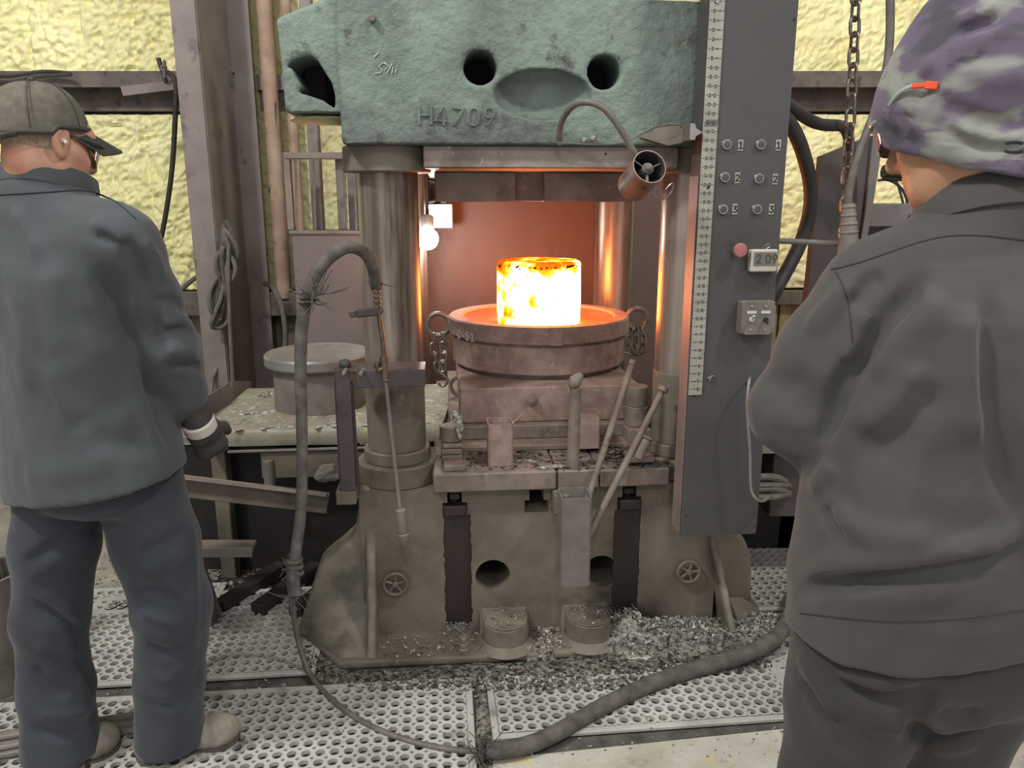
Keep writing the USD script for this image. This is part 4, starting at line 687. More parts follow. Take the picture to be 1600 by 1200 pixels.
solo('push_rod', 'thin horizontal steel rod from the cabinet to the pendant', 'rod', tube([at_y(1213, 376, 2.5), at_y(1315, 381, 2.5)], .0095, 10), K['grey'])
e = lambda x, y, Y=3.5: at_y(x, y, Y)
thing('machine_unit', 'grey box and pipes of a second machine beyond the right worker', 'machine', [P('pipe', tube([e(1380, 268), e(1460, 272)], .028, 14), K['black']), P('pipe', tube([e(1380, 278), e(1440, 280)], .012, 10), K['black']), P('valve_block', J(box(e(1371, 0)[0], e(1390, 0)[0], 3.46, 3.54, e(0, 330)[2], e(0, 268)[2]), box(e(1367, 0)[0], e(1380, 0)[0], 3.45, 3.5, e(0, 310)[2], e(0, 290)[2])), K['black']),
    P('cover_box', box(e(1362, 0)[0], e(1520, 0)[0], 3.3, 3.8, e(0, 352)[2], e(0, 318)[2]), K['sheet']), P('base_box', box(e(1368, 0)[0], e(1520, 0)[0], 3.4, 3.8, .0, e(0, 352)[2]), K['blackmetal']),
    P('wire', tube(crv([e(1372, 282), e(1395, 284), e(1412, 300), e(1418, 322)], 24), .006, 6), K['black']), P('wire', tube(crv([e(1376, 268), e(1395, 275), e(1405, 295), e(1412, 322), e(1422, 336, 3.28)], 24), .005, 6), K['black'])])

# ---------------------------------------------------------------- the floor: perforated mats, tread plate, scale
PITCH_M = .040
def mat_cell():
    h = PITCH_M / 2; big = Point(0, 0).buffer(.0140, 4); sm = unary_union([Point(sx * h, sy * h).buffer(.0056, 2) for sx in (-1, 1) for sy in (-1, 1)])
    p = sbox(-h, -h, h, h).difference(big).difference(sm); v, f = ext(p, .014)
    c = v[f].mean(1); n = np.cross(v[f[:, 1]] - v[f[:, 0]], v[f[:, 2]] - v[f[:, 0]]); n /= np.linalg.norm(n, axis=1, keepdims=True)
    keep = ~((n[:, 2] < -.5) | (np.abs(c[:, 0]) > h - 1e-6) & (np.abs(n[:, 0]) > .9) | (np.abs(c[:, 1]) > h - 1e-6) & (np.abs(n[:, 1]) > .9))
    return v, f[keep]
CV, CF = mat_cell(); CVs = CV * [1, .5, 1]
def rubber(origin, ang, nx, ny, z=.004, seed=0):
    """a mat: staggered rows of round holes with small ones between, inside a solid rim"""
    i, j = np.meshgrid(np.arange(nx), np.arange(ny), indexing='ij'); px = PITCH_M
    x = (i * px + .5 * px).ravel(); y = (j * px + .5 * px).ravel()
    v = (CV[None] + np.stack([x, y, x * 0], 1)[:, None]).reshape(-1, 3); f = (CF[None] + (np.arange(len(x)) * len(CV))[:, None, None]).reshape(-1, 3)
    Lx, Ly = nx * px, ny * px; w = .022
    m = J((v, f), box(-w, 0, -w, Ly + w, 0, .014, .003), box(Lx, Lx + w, -w, Ly + w, 0, .014, .003), box(0, Lx, -w, 0, 0, .014, .003), box(0, Lx, Ly, Ly + w, 0, .014, .003))
    v = m[0].copy(); v[:, 2] += .006 * (meshkit.noise(np.c_[v[:, :2] * 2.2, np.full(len(v), seed)], 3) - .3).clip(0) + z
    v = rot((v, m[1]), (0, 0, 1), ang)[0]; v[:, :2] += origin[:2]; return v, m[1]
def mat_thing(lbl, org, ang, nx, ny, z=.003, seed=0): solo('rubber_mat', lbl, 'mat', rubber(org, ang, nx, ny, z, seed), K['rubber'], smooth=False, group=None)
o1 = at_z(748, 1178, 0); a1 = 5
u_, n_v = np.array([math.cos(math.radians(a1)), math.sin(math.radians(a1))]), np.array([-math.sin(math.radians(a1)), math.cos(math.radians(a1))])
pos = o1[:2] - u_ * (36 * PITCH_M + .03) - n_v * (8 * PITCH_M); mat_thing('perforated rubber mat at the front left, under the left worker and the bare hose loop', pos, a1, 36, 16)
o2 = at_z(770, 1158, 0); a2 = 6; mat_thing('perforated rubber mat at the front right, crossed by the sleeved hose', o2[:2] + [.02, .01], a2, 27, 8, .003, 4)
o3 = at_z(310, 1050, 0); mat_thing('perforated rubber mat between the left worker and the press bed', at_z(50, 1080, 0)[:2], 6, 22, 14, .004, 6)
mat_thing('small perforated rubber mat at the back, between the left worker legs', at_z(50, 972, 0)[:2] + [0, .03], 6, 16, 4, .004, 7)
mat_thing('perforated rubber mat at the lower right corner behind the right worker', at_z(1545, 1135, 0)[:2], -38, 16, 18, .004, 8)
mat_thing('perforated rubber mat beyond the right foot of the press', at_z(1165, 965, 0)[:2] + [.02, .05], 4, 14, 16, .004, 9)
mat_thing('perforated rubber mat at the right beside the right worker', at_z(1228, 1090, 0)[:2] + [.03, -.04], 6, 12, 11, .003, 10)
solo('dark_patch', 'thin dark layer on the concrete under the front mats', 'stain', prism_xy(Polygon([tuple(at_z(x, y, 0)[:2]) for x, y in ((-60, 1230), (-60, 960), (130, 935), (470, 930), (530, 1040), (1240, 1000), (1290, 1120), (1240, 1142), (772, 1190), (700, 1230))]), -.002, .0015), K['dark_layer'])  # dark layer seen through the mat holes and gaps
# tread plate with raised diagonal bars
tp = [at_z(x, y, 0)[:2] for x, y in ((770, 1188), (1240, 1139), (1560, 1100), (1560, 1210), (1240, 1330), (770, 1330))]
pl = Polygon([tuple(q) for q in tp]); brs = []
x0, y0, x1, y1 = pl.bounds
bb = hull([(-.011, 0, 0), (.011, 0, 0), (0, -.003, 0), (0, .003, 0), (-.007, 0, .0016), (.007, 0, .0016)])
for i, x in enumerate(np.arange(x0, x1, .026)):
    for j, y in enumerate(np.arange(y0, y1, .026)):
        if pl.buffer(-.015).contains(Point(x, y)): brs.append(mv(rot(bb, (0, 0, 1), 45 if (i + j) % 2 else -45), (x, y, .004)))
thing('tread_plate', 'worn yellowish steel tread plate in the front floor', 'plate', [P('plate_sheet', prism_xy(pl, 0, .004), K['tread']), P('raised_bars', J(*brs), K['tread'], kind='stuff', smooth=False)])
# scale heap at the right foot of the press
HP = lambda x, y: at_z(x, y, .02)[:2]
nx, ny = 90, 50; X, Y = np.meshgrid(np.linspace(.05, 1.25, nx), np.linspace(2.15, 3.0, ny), indexing='ij'); pq = np.stack([X, Y, 0 * X], -1); L_ = to_press(pq)
hgt = .055 * np.exp(-(((L_[..., 0] - .56) / .26) ** 2 + ((L_[..., 1] - .06) / .12) ** 2)) + .035 * np.exp(-(((L_[..., 0] - .95) / .14) ** 2 + ((L_[..., 1] - .10) / .14) ** 2)) + .06 * np.exp(-(((L_[..., 0] - .42) / .06) ** 2 + ((L_[..., 1] - .10) / .07) ** 2)) - .012
hgt = np.where((L_[..., 1] > .0) & (L_[..., 1] < .17), np.maximum(hgt, 0) + .034, hgt); hgt += .014 * (meshkit.fbm(pq * 22, 3, 3) - .5)
i, j = np.meshgrid(np.arange(nx - 1), np.arange(ny - 1), indexing='ij'); qd = np.stack([i * ny + j, (i + 1) * ny + j, (i + 1) * ny + j + 1, i * ny + j + 1], -1).reshape(-1, 4)
hv = np.stack([X, Y, hgt], -1).reshape(-1, 3); qd = qd[(hv[qd][:, :, 2].max(1) > 0) & (to_press(hv[qd].mean(1))[:, 1] < .17)]
r = np.random.default_rng(31); sel = r.integers(0, len(qd), 3600); w4 = r.dirichlet(np.ones(4), 3600); fp = (hv[qd[sel]] * w4[..., None]).sum(1); fp[:, 2] = np.maximum(fp[:, 2], .004)
fl1 = flakes(fp, r.uniform(.002, .008, 3600) * (1 + .8 * (r.random(3600) > .93)), .45, 0, 32, .2)
thing('scale_heap', 'heap of grey mill scale chips round the right foot of the press', 'scale', [P('heap', (hv, np.vstack([qd[:, [0, 1, 2]], qd[:, [0, 2, 3]]])), K['flake'], kind='stuff', smooth=40), P('loose_chips', fl1, K['flake2'], kind='stuff', smooth=False)])
def grit_bed(poly_px, h, seed):
    pg = Polygon([tuple(at_z(x, y, 0)[:2]) for x, y in poly_px]); a0, b0, a1_, b1 = pg.bounds; X, Y = np.meshgrid(np.arange(a0, a1_, .011), np.arange(b0, b1, .011), indexing='ij'); import shapely
    d = np.minimum(shapely.distance(pg.boundary, shapely.points(X, Y)), .05) * np.where(shapely.contains_xy(pg, X, Y), 1, -1); z = np.where(d > 0, h * np.sqrt(np.maximum(d, 0) / .05), -.01) + .012 * (meshkit.fbm(np.stack([X * 26, Y * 26, X * 0], -1), 3, seed) - .55)
    nx, ny = X.shape; i, j = np.meshgrid(np.arange(nx - 1), np.arange(ny - 1), indexing='ij'); q = np.stack([i * ny + j, (i + 1) * ny + j, (i + 1) * ny + j + 1, i * ny + j + 1], -1).reshape(-1, 4); v = np.stack([X, Y, z], -1).reshape(-1, 3)
    q = q[v[q][:, :, 2].max(1) > -.002]; return v, np.vstack([q[:, [0, 1, 2]], q[:, [0, 2, 3]]])
solo('scale_grit', 'bed of dark scale grit packed along the front of the press bed', 'scale', grit_bed(((455, 985), (475, 1000), (545, 1050), (700, 1040), (1000, 1025), (1180, 1010), (1220, 1030), (1000, 1066), (860, 1072), (700, 1074), (560, 1078), (490, 1062), (450, 1010)), .022, 3), K['flake'], kind='stuff')
# scale along the front of the bed and scattered over mats
def scatter(n, poly_px, z, s, seed, heavy=.9):
    r = np.random.default_rng(seed); pg = Polygon([tuple(at_z(x, y, 0)[:2]) for x, y in poly_px]); a0, b0, a1_, b1 = pg.bounds; out = []
    while len(out) < n:
        c = r.uniform((a0, b0), (a1_, b1));
        if pg.contains(Point(*c)): out.append((c[0], c[1], z))
    return flakes(np.array(out), r.uniform(*s, n) * np.where(r.random(n) > heavy, 1.8, 1), .3, 0, seed, .2)
solo('scale_grit', 'grit filling the narrow gap between the two front mats', 'scale', grit_bed(((742, 1066), (762, 1066), (774, 1120), (774, 1178), (740, 1182), (740, 1120)), .014, 5), K['flake'], kind='stuff')
solo('scale_chips', 'band of dark scale grit along the front edge of the press bed', 'scale', scatter(2600, ((470, 1010), (530, 1062), (1000, 1045), (1180, 1020), (1210, 1050), (950, 1085), (760, 1090), (560, 1085), (480, 1060)), .021, (.002, .007), 41), K['flake'], kind='stuff', smooth=False)
solo('scale_chips', 'pale scale flecks scattered over the mats and floor', 'scale', scatter(900, ((130, 900), (470, 940), (520, 1080), (1230, 1060), (1240, 1180), (770, 1200), (0, 1200), (130, 1060)), .004, (.002, .007), 42, .93), K['flake2'], kind='stuff', smooth=False)
solo('scale_chips', 'sparse larger scale flakes lying on top of the front mats', 'scale', scatter(70, ((150, 960), (300, 960), (520, 1090), (1230, 1060), (1200, 1120), (760, 1190), (320, 1190), (150, 1150)), .0185, (.005, .010), 43, .9), K['flake2'], kind='stuff', smooth=False)
r = np.random.default_rng(44); u_f = r.uniform(-.47, .36, 260); solo('scale_chips', 'bright scale flecks on the foot plate between the bosses', 'scale', flakes(to_world(np.stack([u_f, r.uniform(.01, .15, 260), np.full(260, .036)], 1)), r.uniform(.003, .009, 260), .4, 0, 44, .2), K['flake2'], kind='stuff', smooth=False)
bz = np.concatenate([np.stack([u + .07 * np.sqrt(r.random(60)) * np.cos(a := r.uniform(0, 6.3, 60)), .085 + .07 * np.sqrt(r.random(60)) * np.sin(a), np.full(60, .119)], 1) for u in (-.015, .28)] + [np.stack([r.uniform(-.23, -.13, 70), r.uniform(.12, .158, 70), r.uniform(.05, .075, 70)], 1), np.stack([r.uniform(.37, .47, 120), r.uniform(.08, .158, 120), r.uniform(.08, .11, 120)], 1)])
solo('scale_chips', 'bright scale flecks lying on the two round bosses', 'scale', flakes(to_world(bz), r.uniform(.002, .007, len(bz)), .4, 0, 45, .25), K['flake2'], kind='stuff', smooth=False)
solo('scale_chips', 'pale scale flecks on the concrete far behind the left worker', 'scale', scatter(150, ((100, 790), (175, 800), (210, 920), (120, 920)), .001, (.003, .009), 46), K['flake2'], kind='stuff', smooth=False)
solo('scale_chips', 'dark litter of scale under the left feed table', 'scale', scatter(500, ((320, 870), (470, 860), (470, 930), (330, 935)), .001, (.004, .014), 47), K['flake'], kind='stuff', smooth=False)

# left foreground: iron pot with a bar in it, pail, rod bundle
pc = at_z(-5, 1085, 0); pc = np.array([pc[0] - .02, pc[1] + .06, 0]); zt = .40
thing('iron_pot', 'grey iron pot cut off by the left edge', 'pot', [P('pot_wall', rev([(.001, 0), (.098, 0), (.10, .004), (.112, .39), (.113, .40), (.100, .40), (.096, .39), (.09, .02), (.001, .02)], 48, at=pc), K['grey'])])
solo('square_bar', 'dark bar standing in the iron pot', 'bar', cyl(pc + [.02, .0, .021], pc + [-.02, .03, .72], .035), K['black'])
bc = at_z(205, 905, 0); bc = np.array([bc[0] + .06, bc[1] + .12, 0]); H0 = .30
thing('pail', 'pale plastic pail behind the left worker legs', 'pail', [P('pail_wall', rev([(.001, 0), (.105, 0), (.112, .006), (.14, H0), (.146, H0), (.146, H0 + .012), (.136, H0 + .012), (.108, .012), (.001, .012)], 48, at=bc), K['bucket'])])
ra, rb_ = at_z(-20, 1168, .03), at_z(215, 1128, .03); dv = rb_ - ra; nvx = np.array([-dv[1], dv[0], 0]) / np.linalg.norm(dv[:2])
thing('rod_bundle', 'bundle of pale steel rods on the mat behind the left worker boots', 'rods', [P('rod', tube([ra + nvx * o + [0, 0, .0 + .008 * (k % 2)], rb_ + nvx * (o * .7) + [0, 0, .008 * (k % 2)] + dv * .05 * (k % 3)], .011, 10), K['grey'] if k % 2 else K['cable']) for k, o in enumerate(np.linspace(-.05, .05, 5))])
solo('yellow_hose', 'pale yellowish hose on the floor behind the right worker', 'hose', tube(crv([hz(1560, 1062, .03), hz(1590, 1050, .03), hz(1640, 1020, .03), hz(1720, 1000, .03)], 30), .02, 10), K['bucket'])
# ---------------------------------------------------------------- people: smooth solids from distance fields
def cone(P_, a, b, ra, rb):
    a, b = np.asarray(a, float), np.asarray(b, float); ab = b - a; t = np.clip((P_ - a) @ ab / max(ab @ ab, 1e-12), 0, 1)
    return np.linalg.norm(P_ - a - t[:, None] * ab, axis=1) - (ra + (rb - ra) * t)
def ell(P_, c, r, R=None):
    q = P_ - np.asarray(c, float)
    if R is not None: q = q @ R
    k0 = np.linalg.norm(q / r, axis=1); k1 = np.linalg.norm(q / np.square(r), axis=1); return k0 * (k0 - 1) / np.maximum(k1, 1e-9)
def smin(a, b, k):
    h = np.maximum(k - np.abs(a - b), 0) / k; return np.minimum(a, b) - h * h * k * .25
def smax(a, b, k): return -smin(-a, -b, k)
def limb(P_, pts, rs, k=.02):
    d = None
    for i in range(len(pts) - 1):
        e = cone(P_, pts[i], pts[i + 1], rs[i], rs[i + 1]); d = e if d is None else smin(d, e, k)
    return d
def loft(P_, yaw, zs, cx, cy, a, b, n=2.5):
    z = P_[:, 2]; I = lambda v: np.interp(z, zs, v); c, s = math.cos(yaw), math.sin(yaw)
    dx, dy = P_[:, 0] - I(cx), P_[:, 1] - I(cy); x, y = c * dx + s * dy, -s * dx + c * dy; A_, B_ = I(a), I(b)
    d = ((np.abs(x) / A_) ** n + (np.abs(y) / B_) ** n) ** (1 / n)
    return smax((d - 1) * np.minimum(A_, B_), np.maximum(zs[0] - z, z - zs[-1]), .03)
def nets(f, lo, hi, h, taubin=4):
    """surface nets on a grid that is evaluated finely only near the surface"""
    lo, hi = np.asarray(lo, float), np.asarray(hi, float); C = 5; nb = np.ceil((hi - lo) / (h * C)).astype(int); n = nb * C + 1
    g = np.stack(np.meshgrid(*[np.arange(k) for k in nb], indexing='ij'), -1).reshape(-1, 3); cen = lo + (g + .5) * C * h
    dc = f(cen); near = np.abs(dc) < C * h * 1.25 + .02
    D = np.repeat(np.repeat(np.repeat(dc.reshape(nb), C, 0), C, 1), C, 2); D = np.pad(D, ((0, 1),) * 3, mode='edge')
    off = np.stack(np.meshgrid(*[np.arange(C + 1)] * 3, indexing='ij'), -1).reshape(-1, 3)
    mask = np.zeros(tuple(n), bool); idx = (g[near][:, None] * C + off[None]).reshape(-1, 3); mask[idx[:, 0], idx[:, 1], idx[:, 2]] = True
    ii = np.argwhere(mask); D[ii[:, 0], ii[:, 1], ii[:, 2]] = np.concatenate([f(lo + q * h) for q in np.array_split(ii, max(1, len(ii) // 300000))])
    s = D < 0; cs = np.zeros(tuple(n - 1), int)
    for o in np.ndindex(2, 2, 2): cs += s[o[0]:n[0] - 1 + o[0], o[1]:n[1] - 1 + o[1], o[2]:n[2] - 1 + o[2]]
    cells = np.argwhere((cs > 0) & (cs < 8)); cid = -np.ones(tuple(n - 1), int); cid[cells[:, 0], cells[:, 1], cells[:, 2]] = np.arange(len(cells))
    acc, cnt = np.zeros((len(cells), 3)), np.zeros(len(cells)); corners = list(np.ndindex(2, 2, 2))
    for a in corners:
        for ax in range(3):
            if a[ax]: continue
            b = list(a); b[ax] = 1; da = D[tuple((cells + a).T)]; db = D[tuple((cells + b).T)]; m = (da < 0) != (db < 0); t = da[m] / (da[m] - db[m])
            p = (cells[m] + np.array(a)).astype(float); p[:, ax] += t; acc[m] += p; cnt[m] += 1
    v = lo + acc / np.maximum(cnt, 1)[:, None] * h; F = []
    for ax in range(3):
        u, w = (ax + 1) % 3, (ax + 2) % 3; sl = [slice(1, n[k] - 1) for k in range(3)]; sl[ax] = slice(0, n[ax] - 1); sl2 = list(sl); sl2[ax] = slice(1, n[ax])
        A_, B_ = s[tuple(sl)], s[tuple(sl2)]
        for flip in (False, True):
            e = np.argwhere((B_ & ~A_) if flip else (A_ & ~B_)); e = e + [1 if k != ax else 0 for k in range(3)]
            if not len(e): continue
            q = []
            for du, dw in ((0, 0), (1, 0), (1, 1), (0, 1)):
                c = e.copy(); c[:, u] -= du; c[:, w] -= dw; q.append(cid[c[:, 0], c[:, 1], c[:, 2]])
            q = np.stack(q, 1); q = q[(q >= 0).all(1)]; q = q[:, ::-1] if flip else q; F += [q[:, [0, 1, 2]], q[:, [0, 2, 3]]]
    f_ = np.vstack(F)
    if taubin:
        e = np.vstack([f_[:, [0, 1]], f_[:, [1, 2]], f_[:, [2, 0]]]); W_ = coo_matrix((np.ones(len(e)), (e[:, 0], e[:, 1])), shape=(len(v),) * 2).tocsr(); W_ = W_ + W_.T; W_.data[:] = 1; dg = np.maximum(np.asarray(W_.sum(1)), 1)
        for _ in range(taubin):
            for lam in (.5, -.52): v = v + lam * (W_ @ v / dg - v)
    return v, f_
def trace(f, px, py, near=.5, far=3.5):
    d = ray(px, py); d = d / np.linalg.norm(d); t = near
    for _ in range(300):
        e = f((EYE + d * t)[None])[0]
        if e < .0004: return EYE + d * t
        t += max(e * .6, .0005)
        if t > far: return None
    return EYE + d * t
def line_on(f, pts, n=24):
    s = crv(np.array([(x, y, 0) for x, y in pts], float), n)[:, :2] if len(pts) > 2 else np.linspace(pts[0], pts[1], n)
    q = [trace(f, *p) for p in s]; return np.array([p for p in q if p is not None])
def folded(f, folds, noise_amp=.004, freq=7., seed=1):
    """the cloth surface with creases pressed in (positive depth) and raised (negative), each along a line found on the cloth"""
    L = [(line_on(f, pts, 14), w, dp) for pts, w, dp in folds]; L = [l for l in L if len(l[0]) > 1]
    def g(P_):
        d = f(P_)
        near = np.abs(d) < .05
        if near.any():
            Q = P_[near]; add = noise_amp * 2 * (meshkit.fbm(Q * freq, 3, seed) - .5); wq = Q * [10, 10, 3.2] + 1.3 * meshkit.noise(Q * 4, seed + 3)[:, None]; add = add + noise_amp * 1.7 * (np.abs(2 * meshkit.noise(wq, seed + 7) - 1) - .5) + noise_amp * .5 * (np.abs(2 * meshkit.noise(Q * [18, 18, 11], seed + 9) - 1) - .5)
            for ln, w, dp in L:
                lo, hi = ln.min(0) - 3 * w, ln.max(0) + 3 * w; m = ((Q > lo) & (Q < hi)).all(1)
                if not m.any(): continue
                q = Q[m]; best = np.full(len(q), 9.); tt = np.zeros(len(q)); N = len(ln) - 1
                for i in range(N):
                    ab = ln[i + 1] - ln[i]; t = np.clip((q - ln[i]) @ ab / max(ab @ ab, 1e-12), 0, 1); e = np.linalg.norm(q - ln[i] - t[:, None] * ab, axis=1); b = e < best; best[b] = e[b]; tt[b] = (i + t[b]) / N
                add[m] += (2.3 if w < .017 else 1.35) * dp * np.exp(-(best / w) ** 2) * np.clip(np.minimum(tt, 1 - tt) * 5 + .15, 0, 1)
            d = d.copy(); d[near] += add
        return d
    return g
def frame(f, down):
    """head axes: right, forward, up; down tips the face towards the ground"""
    f = np.array([f[0], f[1], 0.]); f /= np.linalg.norm(f); r = np.array([f[1], -f[0], 0]); a = math.radians(down)
    return np.stack([r, f * math.cos(a) - np.array([0, 0, math.sin(a)]), np.array([0, 0, math.cos(a)]) + f * math.sin(a)], 1)
def head(P_, c, R):
    q = (P_ - c) @ R; x = q.copy(); x[:, 0] = np.abs(x[:, 0])
    d = ell(q, (0, -.012, .03), np.array([.076, .097, .09])); d = smin(d, ell(q, (0, .028, -.045), np.array([.060, .066, .084])), .03)
    d = smin(d, cone(x, (.0, .066, -.098), (.028, .04, -.085), .024, .026), .03); d = smin(d, cone(x, (.052, .005, -.06), (.03, .05, -.09), .02, .02), .03)
    d = smin(d, cone(x, (0, .083, .032), (.045, .066, .03), .014, .016), .02)
    d = smax(d, -ell(x, (.033, .098, .004), np.array([.02, .016, .013])), .012)
    d = smin(d, cone(q, (0, .090, .008), (0, .108, -.032), .008, .0125), .012); d = smin(d, cone(x, (0, .1, -.035), (.013, .094, -.038), .01, .008), .008)
    d = smin(d, ell(q, (0, .088, -.064), np.array([.024, .011, .006])), .006); d = smin(d, ell(q, (0, .086, -.077), np.array([.021, .011, .007])), .006); d = smax(d, -ell(q, (0, .099, -.0705), np.array([.022, .008, .0018])), .003)
    d = smin(d, cone(x, (.05, .03, -.02), (.045, .055, -.03), .022, .018), .03)
    er = ell(x, (.083, -.012, -.004), np.array([.009, .021, .034])); er = smax(er, -ell(x, (.091, -.008, .0), np.array([.007, .012, .02])), .006); er = smin(er, ell(x, (.082, -.006, -.034), np.array([.007, .011, .012])), .01)
    return smin(d, er, .012)
def eyes(c, R):
    out = []
    for s in (-1, 1):
        e = c + R @ np.array([s * .032, .0835, .003]); out.append(P('eye', ball(e, .0118, 2), K['eyewhite'], [P('iris', J(*[ball(e + R[:, 1] * .0082, .0058, 2)]), K['ink'])]))
    return out
def hand(wrist, d, nrm, thumb, s=1., curl=(.5, .6, .4)):
    """palm and five bent fingers as a list of tapering bones"""
    d = np.asarray(d, float) / np.linalg.norm(d); nrm = np.asarray(nrm, float); nrm = nrm - d * (nrm @ d); nrm /= np.linalg.norm(nrm); t = np.cross(nrm, d) * (1 if np.cross(nrm, d) @ np.asarray(thumb, float) > 0 else -1); w = np.asarray(wrist, float)
    palm, fing = [], []
    for k, (off, L, r) in enumerate(((.030, .070, .0092), (.010, .078, .0095), (-.010, .072, .0092), (-.028, .056, .0082))):
        k0 = w + d * .012 + t * off * .6; kn = w + d * .092 + t * off; palm.append((k0, kn, .016 * s, .0125 * s)); p, a = kn, 0.
        for seg, c in zip((.45, .31, .24), curl):
            a += c + .05 * k; q = p + (d * math.cos(a) + nrm * math.sin(a)) * L * seg * 1.08; fing.append((k, p, q, r * s, r * s * .88)); p = q
    p = w + d * .03 + t * .028; q = p + d * .030 + t * .026 + nrm * .012; palm.append((w + d * .02 + t * .01, p, .016 * s, .014 * s)); fing.append((4, p, q, .0125 * s, .0105 * s)); e = q + d * .030 + t * .006 + nrm * .016; fing.append((4, q, e, .0105 * s, .009 * s))
    return palm, fing
def hand_d(P_, H):
    palm, fing = H; d = None
    for a, b, ra, rb in palm: e = cone(P_, a, b, ra, rb); d = e if d is None else smin(d, e, .016)
    for k in range(5):
        f = None
        for kk, a, b, ra, rb in fing:
            if kk == k: e = cone(P_, a, b, ra, rb); f = e if f is None else smin(f, e, .006)
        d = smin(d, f, .005)
    return d
K['skin'] = mat('skin_fair', S(176, 128, 104), S(196, 150, 124), scale=20, rough=.55, bump=.06, bscale=240, bdist=.002, spots=[(S(190, 116, 98), 9, .55, .75)])
K['skin2'] = mat('skin_tan', S(186, 140, 108), S(200, 154, 122), scale=16, rough=.55, bump=.05, bscale=240, bdist=.002)
K['eyewhite'] = mat('eye_white', S(210, 205, 198), rough=.3)
K['navy'] = mat('slate_blue_workshirt', S(60, 64, 67), S(70, 75, 78), scale=5, rough=.85, bump=.12, bscale=600, bdist=.001, sheen=.15, spots=[(S(54, 57, 60), 3, .56, .76)])
K['navypants'] = mat('navy_work_trousers', S(44, 48, 55), S(54, 59, 67), scale=6, rough=.88, bump=.12, bscale=600, bdist=.001, sheen=.15)
K['charcoal'] = mat('charcoal_workshirt', S(66, 65, 62), S(78, 77, 74), scale=5, rough=.85, bump=.12, bscale=700, bdist=.001, sheen=.15)
K['charpants'] = mat('charcoal_work_trousers', S(54, 53, 51), S(64, 62, 60), scale=5, rough=.88, bump=.12, bscale=700, bdist=.001, sheen=.12)
K['seam'] = mat('dark_seam_thread', S(46, 50, 54), rough=.9); K['seam2'] = mat('charcoal_seam_thread', S(56, 55, 52), rough=.9)
K['capm'] = mat('grey_trucker_cap_cloth', S(88, 84, 74), S(106, 102, 90), scale=60, rough=.9, bump=.4, bscale=500, bdist=.002)
K['brim'] = mat('dark_cap_brim_cloth', S(60, 56, 50), S(72, 68, 60), scale=30, rough=.85)
K['hair'] = mat('short_grey_hair', S(140, 122, 98), S(176, 158, 130), scale=120, rough=.8, bump=.5, bscale=500, bdist=.003)
K['boot'] = mat('worn_tan_boot_leather', S(120, 114, 102), S(160, 153, 138), scale=14, rough=.7, bump=.2, bscale=120, bdist=.003, spots=[(S(92, 84, 72), 12, .55, .72)])
K['sole'] = mat('boot_sole_rubber', S(70, 66, 60), S(92, 87, 78), scale=20, rough=.8)
K['glove'] = mat('dark_work_glove', S(58, 56, 54), S(74, 72, 68), scale=20, rough=.9, bump=.2, bscale=300, bdist=.002)
K['glovew'] = mat('pale_glove_cloth', S(190, 186, 176), S(206, 202, 192), scale=20, rough=.9)
K['lens'] = usdkit.material(stage, '/World/Looks/safety_lens', {'t': ('transparent_bsdf', {'color': (.82, .84, .84)}), 'g': ('glossy_bsdf', {'roughness': .05}), 'f': ('fresnel', {'IOR': 1.6}), 'm': ('mix_closure', {})}, [('f.fac', 'm.fac'), ('t.BSDF', 'm.closure1'), ('g.BSDF', 'm.closure2')], surface='m.closure')
K['frame'] = mat('glasses_frame_plastic', S(70, 68, 66), rough=.3); K['clearframe'] = mat('clear_glasses_frame', S(170, 178, 170), S(190, 196, 188), scale=9, rough=.15); K['tip'] = mat('orange_temple_tip', S(236, 92, 52), rough=.4)
K['camo'] = usdkit.material(stage, '/World/Looks/purple_camo_fleece', {
    'g': ('geometry', {}), 'mp': ('mapping', {'scale': (6.5, 6.5, 15), 'rotation': (0, .22, 0)}), 'n': ('noise_texture', {'scale': 1.0, 'detail': 3, 'roughness': .5, 'distortion': .5}), 'n2': ('noise_texture', {'scale': 1.7, 'detail': 3, 'roughness': .5, 'distortion': .4}),
    'r': ('rgb_ramp', {'ramp': [(.0, S(74, 70, 76)), (.38, S(76, 72, 80)), (.45, S(98, 88, 106)), (.53, S(102, 92, 108)), (.575, S(132, 133, 128)), (.64, S(146, 149, 140)), (.7, S(124, 127, 122)), (1, S(100, 102, 104))]}),
    'r2': ('rgb_ramp', {'ramp': [(.0, (1, 1, 1)), (.60, (1, 1, 1)), (.66, (.45, .43, .45)), (1, (.4, .38, .42))]}), 'x': ('mix_color', {'blend_type': 'multiply', 'fac': 1.0}),
    'fz': ('noise_texture', {'scale': 420, 'detail': 3}), 'b': ('bump', {'strength': .25, 'distance': .002}), 'p': ('principled_bsdf', {'roughness': .95, 'sheen_weight': .2})},
    [('g.position', 'mp.vector'), ('mp.vector', 'n.vector'), ('mp.vector', 'n2.vector'), ('n.fac', 'r.fac'), ('n2.fac', 'r2.fac'), ('r.color', 'x.a'), ('r2.color', 'x.b'), ('x.result', 'p.base_color'), ('g.position', 'fz.vector'), ('fz.fac', 'b.height'), ('b.normal', 'p.normal')], surface='p.BSDF')
